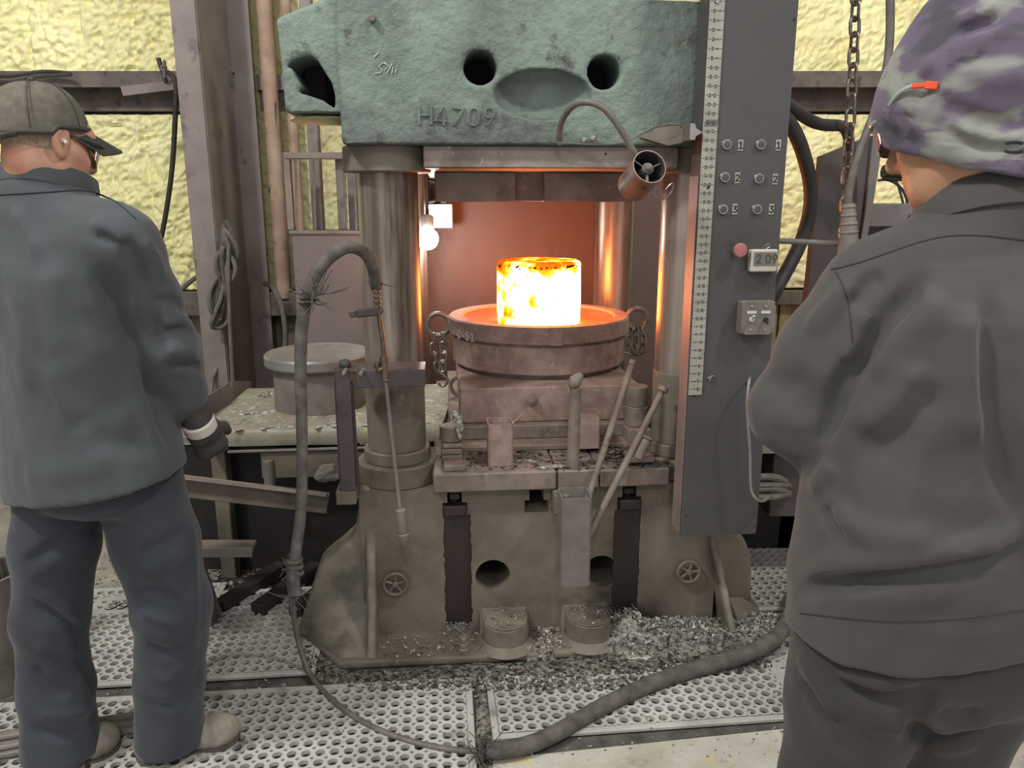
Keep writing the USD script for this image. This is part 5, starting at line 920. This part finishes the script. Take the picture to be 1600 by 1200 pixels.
def boot(heel, toe, h=.125):
    heel, toe = np.array([*heel, 0.]), np.array([*toe, 0.]); d = toe - heel; L = np.linalg.norm(d); d /= L; s = np.array([d[1], -d[0], 0.]); Rb = np.stack([d, s, [0, 0, 1.]], 1)
    up = lambda P_: (lambda q: smax(smin(smin(cone(q, (.045, 0, .06), (L - .055, 0, .048), .047, .044), cone(q, (.05, 0, .05), (.07, 0, h + .06), .045, .05), .04), ell(q, (L - .06, 0, .05), np.array([.062, .052, .042])), .02), .022 - q[:, 2], .004) - .002 * np.sin(q[:, 0] * 160) * np.exp(-((q[:, 0] - L * .62) / .05) ** 2))((P_ - heel) @ Rb)
    lo = np.minimum(heel, toe) - .09; hi = np.maximum(heel, toe) + .09; lo[2], hi[2] = 0, h + .13
    ol = unary_union([Point(.045, 0).buffer(.048), sbox(.045, -.042, L - .06, .042), Point(L - .058, 0).buffer(.056), LineString([(.045, 0), (L - .06, 0)]).buffer(.043)]).buffer(.01).buffer(-.007)
    sl = [prism_xy(ol, .006, .027)] + [prism_xy(sbox(x - .008, -.05, x + .008, .05).intersection(ol.buffer(.003)), .0, .02) for x in np.arange(.02, L - .005, .026)]
    m = J(*sl); return up, lo, hi, (m[0] @ Rb.T + heel, m[1])

# ================= the left worker
FACE = np.array([.55, .83]); HR = frame(FACE, 16); HC = np.array([-1.075, 1.86, 1.682])
yaw = math.radians(-30)
shR, elR, wrR = at_y(190, 388, 1.80), at_y(258, 540, 1.84), at_y(312, 664, 1.93)
shL, elL, wrL = np.array([-1.29, 1.99, 1.42]), np.array([-1.40, 2.06, 1.16]), np.array([-1.30, 2.22, 1.0])
hdR = at_y(332, 702, 1.98) - wrR; hR = hand(wrR, hdR, (-.5, .6, .1), (-.3, .8, .2), 1.0, (.45, .5, .4)); hL = hand(wrL, (.5, .7, -.3), (.6, -.5, -.3), (.3, -.2, .8), 1.0, (.45, .5, .4))
nb = np.array([-1.10, 1.865, 1.515])
def torso1(P_): return loft(P_, yaw, [.80, .95, 1.1, 1.25, 1.38, 1.47, 1.53], [-1.09, -1.09, -1.095, -1.10, -1.108, -1.115, -1.12], [1.885, 1.885, 1.885, 1.88, 1.88, 1.88, 1.88], [.165, .15, .165, .18, .185, .14, .08], [.115, .105, .11, .12, .12, .09, .07])
def body1(P_):
    d = smin(head(P_, HC, HR), cone(P_, HC + HR @ np.array([0, -.03, -.06]), nb, .056, .062), .03); d = smin(d, torso1(P_), .04)
    for a, e, w, H in ((shR, elR, wrR, hR), (shL, elL, wrL, hL)): d = smin(d, limb(P_, [a, e, w], [.05, .04, .027]), .03); d = smin(d, hand_d(P_, H), .015)
    for hp, kn, an in LEG1: d = smin(d, limb(P_, [hp, kn, an], [.085, .058, .042]), .04)
    return d
LEG1 = [((-.968, 1.875, .86), (-.925, 1.89, .48), (-.975, 1.895, .08)), ((-1.18, 1.90, .86), (-1.245, 1.87, .46), (-1.262, 1.855, .08))]
def hem1(P_): return .848 + .19 * (P_[:, 0] + 1.07)
def shirt1_(P_):
    t = loft(P_, yaw, [.74, .85, 1.05, 1.25, 1.38, 1.46, 1.52, 1.56], [-1.08, -1.08, -1.085, -1.10, -1.105, -1.112, -1.115, -1.115], [1.885, 1.885, 1.885, 1.88, 1.88, 1.88, 1.88, 1.88], [.272, .265, .245, .232, .222, .198, .140, .08], [.185, .178, .160, .148, .142, .118, .095, .07], 2.3)
    z = P_[:, 2]; t = smax(t, -(t + .022) - np.clip((z - .89) * 8, 0, 1), .006); t = smax(t, hem1(P_) - z, .008)
    for a, e, w in ((shR, elR, wrR), (shL, elL, wrL)):
        t = smin(t, cone(P_, nb + [0, 0, .015], a, .075, .084), .04); a2 = a + (nb - a) * .1; end = e + (w - e) * .56; t = smin(t, limb(P_, [a2, a + (e - a) * .5, e, end], [.082, .074, .069, .058], .03), .045)
    return smin(t, cone(P_, nb + [0, -.0, .0], nb + [.006, .004, .062], .100, .092), .04)
shirt1 = folded(shirt1_, [([(120, 404), (160, 490), (200, 570), (240, 673), (257, 745)], .022, -.016), ([(148, 420), (190, 500), (228, 600), (262, 720)], .03, .012), ([(192, 371), (212, 412), (232, 472), (252, 560)], .014, .020), ([(21, 326), (48, 370), (66, 401)], .018, -.009), ([(144, 350), (178, 362), (200, 380)], .014, -.009), ([(150, 366), (185, 378)], .012, .007),
    ([(60, 420), (85, 480), (95, 560)], .03, -.006), ([(222, 372), (240, 400), (250, 440)], .014, -.008), ([(236, 480), (262, 470), (288, 486)], .012, .010), ([(248, 528), (270, 518), (298, 520)], .011, .013), ([(250, 508), (275, 500), (298, 505)], .010, -.008), ([(258, 552), (282, 548), (308, 552)], .012, -.010), ([(262, 575), (290, 570), (318, 578)], .010, .011), ([(20, 440), (40, 520), (38, 620)], .04, -.007), ([(110, 640), (170, 690), (230, 690)], .03, .006), ([(80, 560), (110, 640), (150, 700)], .03, -.006), ([(20, 740), (90, 740), (180, 715)], .03, -.005)], .0045, 7, 3)
def pants1_(P_):
    d = loft(P_, yaw, [.79, .85, .93, 1.0], [-1.085] * 4, [1.885] * 4, [.205, .215, .20, .19], [.14, .148, .14, .13], 2.3)
    for (hp, kn, an), rs in zip(LEG1, ([.108, .104, .096, .088, .094], [.108, .102, .090, .088, .100])):
        hp, kn, an = map(np.array, (hp, kn, an)); an = an + [0, 0, -.02]; d = smin(d, limb(P_, [hp, hp + (kn - hp) * .5, kn, kn + (an - kn) * .55, an], rs, .03), .03)
    return smax(d, .05 - P_[:, 2], .008)
pants1 = folded(pants1_, [([(40, 885), (90, 850), (140, 830)], .016, .010), ([(60, 940), (95, 965), (125, 990)], .014, .012), ([(55, 925), (95, 950), (128, 975)], .012, -.008), ([(105, 1090), (80, 1075), (55, 1040)], .014, .009), ([(120, 1030), (140, 1065), (150, 1090)], .012, .010), ([(60, 1110), (100, 1120), (145, 1100)], .014, -.008), ([(55, 1135), (100, 1150), (140, 1130)], .012, .008), ([(215, 900), (250, 885), (290, 850)], .018, -.012), ([(218, 925), (250, 925), (280, 950)], .013, .012), ([(212, 960), (250, 965), (290, 985)], .014, -.006), ([(220, 870), (255, 850), (290, 830)], .016, .010), ([(300, 820), (302, 950), (298, 1060)], .012, -.006), ([(225, 1090), (260, 1105), (295, 1080)], .015, .008), ([(225, 1050), (260, 1060), (295, 1030)], .018, -.006), ([(60, 1000), (100, 1020), (125, 1015)], .016, -.007), ([(230, 1000), (262, 1020), (296, 1010)], .016, .006)], .004, 8, 5)
blo, bhi = np.array([-1.62, 1.55, -.01]), np.array([-.62, 2.45, 1.86])
bt = [boot((-1.055, 1.862), (-.800, 1.958)), boot((-1.335, 1.80), (-1.135, 1.925))]
cut_pants = lambda f, bs: f
shirt_m = nets(shirt1, blo, bhi, .0075); pants_m = nets(pants1, blo, [bhi[0], bhi[1], 1.02], .0075); body_m = nets(body1, blo, bhi, .006, 2)
ys = line_on(shirt1, [(-5, 305), (40, 302), (90, 299), (144, 300), (168, 308), (192, 324), (212, 342)], 50)
# collar: a stand band that opens at the front
def collar(c, R_, ax, h, th, a0, a1, e=(1, 1), n=40, flare=.01):
    an = np.linspace(a0, a1, n); B_ = basis(ax); out = []
    for rr, hh in ((R_, 0), (R_ + flare * .3, h * .5), (R_ - flare * .2, h), (R_ - th - flare * .2, h), (R_ - th, 0)):
        out.append(np.asarray(c) + np.stack([rr * e[0] * np.cos(an), rr * e[1] * np.sin(an), np.full(n, hh)], 1) @ B_.T)
    v = np.array(out).transpose(1, 0, 2).reshape(-1, 3); k = 5; F = []
    for i in range(n - 1):
        for j in range(k): a, b = i * k + j, i * k + (j + 1) % k; F += [[a, b, b + k], [a, b + k, a + k]]
    o = (n - 1) * k; F += [[0, 2, 1], [0, 3, 2], [0, 4, 3], [o, o + 1, o + 2], [o, o + 2, o + 3], [o, o + 3, o + 4]]
    return v, np.array(F)
axN = HC + HR @ np.array([0, -.04, -.1]) - nb; axN = np.array([.05, .34, 1.])
cm_ = collar(nb + np.array([.004, .004, .048]), .104, axN, .046, .010, 0, 2 * math.pi)
# cap on the head
def on_head(m, c, R): return m[0] @ R.T + c, m[1]
th, ph = np.meshgrid(np.linspace(0, 2 * math.pi, 60, endpoint=False), np.linspace(0, 1, 18), indexing='ij')
def cap_shell():
    N, M = th.shape; R_ = np.cos(ph * math.pi / 2) ** .72; zc = .020 + .108 * np.sin(ph * math.pi / 2); ax_, ay = .088, .108
    seam = 1 + .012 * np.exp(-((((th * 3 / math.pi) % 1) - .5) / .5 * 6) ** 2) * 0
    v = np.stack([ax_ * R_ * np.cos(th), -.010 + ay * R_ * np.sin(th), zc - .012 * (np.sin(th) < 0) * (1 - ph)], -1); w = v * .985 - [0, 0, .002]
    both = np.concatenate([v, w[:, ::-1]], 1); k = both.shape[1]; i, j = np.meshgrid(np.arange(N), np.arange(k), indexing='ij'); i2, j2 = (i + 1) % N, (j + 1) % k
    q = np.stack([i * k + j, i2 * k + j, i2 * k + j2, i * k + j2], -1).reshape(-1, 4); return both.reshape(-1, 3), np.vstack([q[:, [0, 1, 2]], q[:, [0, 2, 3]]])
tc = math.radians(17); CRt = HR @ np.array([[1, 0, 0], [0, math.cos(tc), -math.sin(tc)], [0, math.sin(tc), math.cos(tc)]]); CC = HC + HR @ np.array([0, -.006, -.002])
capm = on_head(cap_shell(), CC, CRt)
bx, by = np.meshgrid(np.linspace(-1, 1, 24), np.linspace(0, 1, 12), indexing='ij')
def brim():
    X = bx * (.082 - .012 * by); Y0 = -.010 + .106 * np.sqrt(np.clip(1 - (X / .088) ** 2, 0, 1)); Ln = .078 * np.sqrt(np.clip(1 - (bx * .93) ** 4, .02, 1)); Y = Y0 + Ln * by; Z = .026 - .30 * (np.abs(X) ** 2) / .1 * 1.0 - .042 * by
    top = np.stack([X, Y, Z], -1); bot = top - [0, 0, .0035]; N, M = bx.shape; v = np.concatenate([top.reshape(-1, 3), bot.reshape(-1, 3)]); i, j = np.meshgrid(np.arange(N - 1), np.arange(M - 1), indexing='ij'); q = np.stack([i * M + j, (i + 1) * M + j, (i + 1) * M + j + 1, i * M + j + 1], -1).reshape(-1, 4)
    F = [q[:, [0, 1, 2]], q[:, [0, 2, 3]], q[:, [0, 2, 1]] + N * M, q[:, [0, 3, 2]] + N * M]; bd = [i * M for i in range(N)] + [(N - 1) * M + j for j in range(1, M)] + [i * M + M - 1 for i in range(N - 2, -1, -1)] + [j for j in range(M - 2, 0, -1)]
    e = np.array([[a, b] for a, b in zip(bd, bd[1:] + bd[:1])]); F += [np.stack([e[:, 0], e[:, 0] + N * M, e[:, 1]], 1), np.stack([e[:, 1], e[:, 0] + N * M, e[:, 1] + N * M], 1)]; return v, np.vstack(F)
hd = lambda x, y, z: HC + HR @ np.array([x, y, z]); cd = lambda x, y, z: CC + CRt @ np.array([x, y, z])
cap_parts = [P('cap_brim', on_head(brim(), CC, CRt), K['brim']), P('sweatband', on_head(tube(np.stack([.0885 * np.cos(t := np.linspace(0, 6.283, 48, endpoint=False)), -.010 + .1085 * np.sin(t), .026 - .012 * (np.sin(t) < 0)], 1), .005, 8, True), CC, CRt), K['brim']),
    P('top_button', ball(cd(0, -.01, .13), .008, 2), K['brim']), P('back_strap', tube(crv([cd(.06, -.085, .012), cd(.03, -.112, .004), cd(0, -.121, .0), cd(-.03, -.112, .004)], 20), .008, 8), K['brim'], [P('buckle', ring(cd(.026, -.119, .004), CRt @ np.array([.35, -1, 0]), .017, .002, 20, 6), K['chrome'])]),
    *[P('panel_seam', on_head(tube(np.stack([.089 * np.cos(a) * (q := np.cos(s_ := np.linspace(0, 1.5, 20)) ** .72), -.010 + .109 * np.sin(a) * q, .022 + .1085 * np.sin(s_)], 1), .0014, 5), CC, CRt), K['brim']) for a in (.52, 1.57, 2.6, -.52, -2.6)]]
hair_m = nets(lambda P_: (lambda q: smax(smax(ell(q, (0, -.014, .024), np.array([.0795, .100, .092])), smax(-.052 - q[:, 2] + .35 * np.maximum(q[:, 1] + .06, 0), q[:, 1] - .02, .01), .01), q[:, 2] - .05, .01))((P_ - HC) @ HR) + .003 * (meshkit.noise(P_ * 160, 3) - .5), HC - .15, HC + .15, .005, 1)
gl = [P('glasses_frame', J(*[tube(crv([hd(s * .081, -.005, .012), hd(s * .080, .045, .014), hd(s * .074, .082, .014), hd(s * .045, .105, .015), hd(0, .112, .014)], 30), .0028, 6) for s in (-1, 1)]), K['frame'])]
def lens(c, R, o=0):
    a, b = np.meshgrid(np.linspace(-1.15, 1.15, 30), np.linspace(0, 1, 8), indexing='ij'); r = .078
    v = np.stack([.080 * np.sin(a), .030 + .080 * np.cos(a), .014 - .046 * b * (1 - .55 * np.abs(a / 1.15) ** 3)], -1); w = v - np.stack([.002 * np.sin(a), .002 * np.cos(a), 0 * a], -1); N, M = a.shape
    V = np.concatenate([v.reshape(-1, 3), w.reshape(-1, 3)]); i, j = np.meshgrid(np.arange(N - 1), np.arange(M - 1), indexing='ij'); q = np.stack([i * M + j, (i + 1) * M + j, (i + 1) * M + j + 1, i * M + j + 1], -1).reshape(-1, 4)
    return on_head((V, np.vstack([q[:, [0, 2, 1]], q[:, [0, 3, 2]], q[:, [0, 1, 2]] + N * M, q[:, [0, 2, 3]] + N * M])), c, R)
gl[0].subs = [P('glasses_lens', lens(HC, HR), K['lens'])]
glove_f = lambda P_: smin(hand_d(P_, hR) - .0045, cone(P_, wrR - (wrR - elR) * .5, wrR + hdR / np.linalg.norm(hdR) * .02, .048, .037), .02)
glo = np.minimum(wrR, wrR + hdR) - .14
glove_m = nets(glove_f, glo, glo + .42, .004, 2); gd = hdR / np.linalg.norm(hdR)
glove2 = nets(lambda P_: smin(hand_d(P_, hL) - .0045, cone(P_, wrL - np.array([.03, .05, -.02]), wrL, .04, .034), .02), wrL - .2, wrL + .22, .004, 2)
ear_plug = P('ear_plug', J(ball(hd(.089, -.008, -.006), .006, 2), cyl(hd(.089, -.008, -.006), hd(.102, -.006, -.012), .004)), K['bucket'], label='pale foam ear plug')
thing('person', 'person at the left in slate blue shirt, navy trousers and trucker cap, head bowed', 'person', [
    P('body', body_m, K['skin'], [P('hair', hair_m, K['hair']), ear_plug, *eyes(HC, HR)], smooth=True),
    P('work_shirt', shirt_m, K['navy'], [P('collar', cm_, K['navy'], smooth=40), P('yoke_seam', tube(ys, .0022, 6), K['seam'])], smooth=True),
    P('trousers', pants_m, K['navypants'], smooth=True), P('cap', capm, K['capm'], cap_parts, smooth=60), gl[0],
    *[P('boot', nets(b[0], b[1], b[2], .006, 2), K['boot'], [P('boot_sole', b[3], K['sole'])], smooth=True) for b in bt],
    P('glove', glove_m, K['glove'], [P('glove_cuff', pipe(wrR - gd * .02, wrR + gd * .015, .0425, .036, 32, .004), K['glovew'], label='pale glove cuff band')], smooth=True), P('glove', glove2, K['glove'], smooth=True)], base=np.array([-1.1, 1.88, 0]))

# ================= the right worker
FACE2 = np.array([-.64, .77]); HR2 = frame(FACE2, 20); HC2 = np.array([.672, 1.215, 1.668])
yaw2 = math.radians(10)
nb2 = np.array([.735, 1.19, 1.49])
shA, elA, wrA = at_y(1352, 470, 1.21), at_y(1246, 640, 1.27), np.array([.60, 1.50, 1.16])
shB, elB, wrB = np.array([.93, 1.22, 1.41]), np.array([1.00, 1.28, 1.15]), np.array([.84, 1.50, 1.14])
hA = hand(wrA, (.6, .7, .1), (.5, -.5, -.5), (-.2, .4, .8), 1.0); hB = hand(wrB, (-.6, .7, .1), (-.5, -.5, -.5), (.2, .4, .8), 1.0)
LEG2 = [((.615, 1.20, .86), (.60, 1.215, .48), (.60, 1.19, .08)), ((.80, 1.20, .86), (.79, 1.225, .48), (.80, 1.20, .08))]
def body2(P_):
    d = smin(head(P_, HC2, HR2), cone(P_, HC2 + HR2 @ np.array([0, -.03, -.06]), nb2, .057, .066), .03)
    d = smin(d, loft(P_, yaw2, [.80, .95, 1.1, 1.25, 1.38, 1.47, 1.53], [.71, .71, .72, .73, .735, .735, .735], [1.2] * 7, [.165, .155, .165, .18, .185, .14, .08], [.115, .105, .11, .12, .12, .09, .07]), .04)
    for a, e, w, H in ((shA, elA, wrA, hA), (shB, elB, wrB, hB)): d = smin(d, limb(P_, [a, e, w], [.05, .042, .027]), .03); d = smin(d, hand_d(P_, H), .015)
    for hp, kn, an in LEG2: d = smin(d, limb(P_, [hp, kn, an], [.085, .058, .042]), .04)
    return d
def shirt2_(P_):
    z = P_[:, 2]; t = loft(P_, yaw2, [.74, .84, .92, 1.05, 1.25, 1.38, 1.46, 1.52, 1.56], [.715, .712, .712, .722, .735, .738, .738, .738, .738], [1.2] * 9, [.228, .228, .236, .238, .236, .226, .19, .12, .08], [.165, .165, .17, .165, .155, .146, .118, .092, .072], 2.3)
    t = smax(t, -(t + .022) - np.clip((z - .89) * 8, 0, 1), .006); t = smax(t, .842 + .02 * np.cos((P_[:, 0] - .9) * 6) - z, .008)
    for a, e, w in ((shA, elA, wrA), (shB, elB, wrB)):
        a2 = a + (nb2 - a) * .12; t = smin(t, limb(P_, [a2, a + (e - a) * .5, e, e + (w - e) * .5, e + (w - e) * .85], [.086, .080, .073, .062, .05], .03), .04)
    return smin(t, cone(P_, nb2 + [0, 0, .0], nb2 + [-.003, -.006, .030], .094, .086), .03)
shirt2 = folded(shirt2_, [([(1431, 447), (1395, 495), (1380, 513), (1358, 550), (1325, 590), (1310, 627), (1290, 680)], .013, .022), ([(1475, 458), (1432, 505), (1395, 550), (1362, 590)], .022, -.012), ([(1431, 560), (1387, 634), (1335, 660)], .024, -.012), ([(1450, 590), (1410, 670), (1350, 720)], .024, .009), ([(1545, 465), (1545, 553), (1560, 700), (1590, 790)], .016, .012), ([(1515, 470), (1520, 560), (1535, 700)], .03, -.008), ([(1300, 790), (1375, 838), (1459, 832)], .018, -.016), ([(1252, 925), (1300, 912), (1347, 905), (1459, 893), (1600, 852)], .012, .020), ([(1258, 898), (1347, 880), (1459, 868), (1600, 828)], .020, -.014), ([(1270, 760), (1290, 740), (1300, 720)], .012, -.010), ([(1286, 790), (1298, 815), (1320, 835)], .012, .010), ([(1340, 440), (1310, 470), (1265, 520)], .016, -.008), ([(1350, 480), (1335, 530), (1330, 570)], .014, -.008), ([(1200, 640), (1240, 660), (1280, 650)], .02, -.005), ([(1190, 590), (1230, 600), (1270, 590)], .02, .005), ([(1400, 700), (1460, 720), (1540, 710)], .04, .006), ([(1380, 430), (1350, 450), (1330, 480)], .012, .007), ([(1300, 930), (1400, 935), (1500, 925)], .02, -.006)], .004, 8, 9)
def pants2_(P_):
    d = loft(P_, yaw2, [.72, .80, .92, 1.0], [.708] * 4, [1.2] * 4, [.192, .198, .19, .18], [.145, .15, .14, .13], 2.3)
    for (hp, kn, an), rs in zip(LEG2, ([.115, .106, .092, .086, .09], [.115, .104, .088, .086, .09])):
        hp, kn, an = map(np.array, (hp, kn, an)); an = an + [0, 0, -.02]; d = smin(d, limb(P_, [hp, hp + (kn - hp) * .5, kn, kn + (an - kn) * .55, an], rs, .03), .025)
    return smax(d, .05 - P_[:, 2], .008)
pants2 = folded(pants2_, [([(1319, 1060), (1345, 1082), (1375, 1090), (1431, 1080)], .014, .013), ([(1310, 1040), (1350, 1062), (1420, 1062)], .014, -.009), ([(1450, 1075), (1436, 1110), (1432, 1150)], .014, .018), ([(1250, 1010), (1275, 1060), (1310, 1120)], .022, -.007), ([(1255, 1060), (1290, 1130), (1330, 1190)], .016, .008), ([(1460, 1060), (1510, 1040), (1580, 1000)], .02, .010), ([(1470, 1110), (1500, 1120), (1530, 1110)], .016, .009), ([(1445, 1160), (1480, 1165), (1520, 1150)], .016, -.009), ([(1340, 1120), (1380, 1140), (1420, 1130)], .02, -.007)], .004, 8, 11)
blo2, bhi2 = np.array([.25, .85, -.01]), np.array([1.22, 1.75, 1.86])
hd2 = lambda x, y, z: HC2 + HR2 @ np.array([x, y, z])
def hat_(P_):
    q = (P_ - HC2) @ HR2
    d = ell(q, (0, -.014, .036), np.array([.100, .122, .108])); d = smin(d, ell(q, (.005, -.055, .105), np.array([.080, .085, .085])), .06); d = smin(d, cone(q, (0, -.08, .14), (.0, -.11, .185), .045, .022), .04); d = smin(d, head(P_, HC2, HR2) - .012, .03); d = smin(d, cone(q, (0, -.035, .0), (0, -.045, -.13), .084, .074), .03)
    d = smax(d, (-.070 + .67 * q[:, 1]) - q[:, 2], .010)
    return d
hat_f = folded(hat_, [([(1470, 160), (1530, 190), (1595, 196)], .012, .008), ([(1480, 180), (1540, 212), (1598, 214)], .010, -.006), ([(1440, 120), (1480, 90), (1550, 60)], .014, -.006), ([(1500, 48), (1530, 40), (1560, 24)], .009, .009), ([(1490, 38), (1530, 22), (1560, 8)], .010, -.007), ([(1430, 170), (1450, 120), (1490, 80)], .012, .005), ([(1460, 190), (1520, 222), (1590, 236)], .010, .005), ([(1500, 110), (1550, 120), (1598, 118)], .014, -.005)], .004, 14, 13)
hat_m = nets(hat_f, HC2 - .26, HC2 + .27, .005, 2)
ys3 = line_on(shirt2, [(1299, 421), (1365, 403), (1417, 385), (1475, 370), (1527, 368), (1605, 376)], 50); ys4 = line_on(shirt2, [(1305, 424), (1321, 458), (1329, 498), (1332, 535)], 24); ys5 = line_on(shirt2, [(1250, 958), (1320, 966), (1393, 971), (1480, 968), (1605, 952)], 40)
cm2 = collar(nb2 + np.array([-.004, .0, .016]), .108, (.04, .42, 1.), .050, .009, 0, 2 * math.pi)
tmp = crv([hd2(-.078, .070, .032), hd2(-.092, .05, .042), hd2(-.104, .03, .047), hd2(-.109, .010, .046)], 30)
gl2 = P('glasses_frame', J(tube(tmp, .003, 8), tube(crv([hd2(.078, .070, .032), hd2(.098, .04, .044), hd2(.109, .010, .046)], 20), .003, 8), tube(crv([hd2(-.078, .070, .032), hd2(-.05, .106, .03), hd2(0, .120, .03), hd2(.05, .106, .03), hd2(.078, .070, .032)], 40), .003, 8)), K['clearframe'], [
    P('temple_tip', J(beam(hd2(-.109, .012, .046), hd2(-.112, -.008, .038), .005, .007, .002), beam(hd2(-.112, -.006, .039), hd2(-.113, -.022, .030), .005, .011, .003)), K['tip'], label='orange temple tip'), P('glasses_lens', (lambda m: ((m[0] - HC2) * 1.0 + HC2 + HR2[:, 1] * .008 + HR2[:, 2] * .018 + (((m[0] - HC2) @ HR2[:, 0])[:, None] * HR2[:, 0]) * .08, m[1]))(lens(HC2, HR2)), K['lens']), P('nose_pad', J(ball(hd2(-.012, .118, -.008), .004, 2), ball(hd2(.012, .118, -.008), .004, 2)), K['clearframe'])])
bt2 = [boot((.585, 1.13), (.565, 1.40)), boot((.80, 1.14), (.83, 1.41))]
tg = line_on(hat_f, [(1572, 224), (1585, 222), (1598, 224)], 8); tg2 = line_on(hat_f, [(1570, 236), (1585, 238), (1598, 236)], 8)
thing('person', 'person at the right in charcoal work clothes, purple camouflage hat and clear glasses', 'person', [
    P('body', nets(body2, blo2, bhi2, .006, 2), K['skin2'], eyes(HC2, HR2), smooth=True),
    P('work_shirt', nets(shirt2, blo2, bhi2, .006, 3), K['charcoal'], [P('collar', cm2, K['charcoal'], smooth=40), P('yoke_seam', tube(ys3, .0014, 6), K['seam2']), P('sleeve_seam', tube(ys4, .0012, 6), K['seam2']), P('hem_seam', tube(ys5, .0012, 6), K['seam2'])], smooth=True),
    P('trousers', nets(pants2, blo2, [bhi2[0], bhi2[1], 1.02], .006, 3), K['charpants'], smooth=True),
    P('knit_hat', hat_m, K['camo'], [P('hat_mark', J(*[tube(q, .0022, 5) for q in (tg, tg2) if len(q) > 2] or [ball(hd2(0, -.1, 0), .002, 1)]), K['ink'], label='dark stitched mark on the hat')], smooth=True), gl2, P('ear_plug', ball(hd2(-.086, .0, -.058), .005, 2), K['bucket']),
    *[P('boot', nets(b[0], b[1], b[2], .007, 2), K['boot'], [P('boot_sole', b[3], K['sole'])], smooth=True) for b in bt2]], base=np.array([.7, 1.2, 0]))
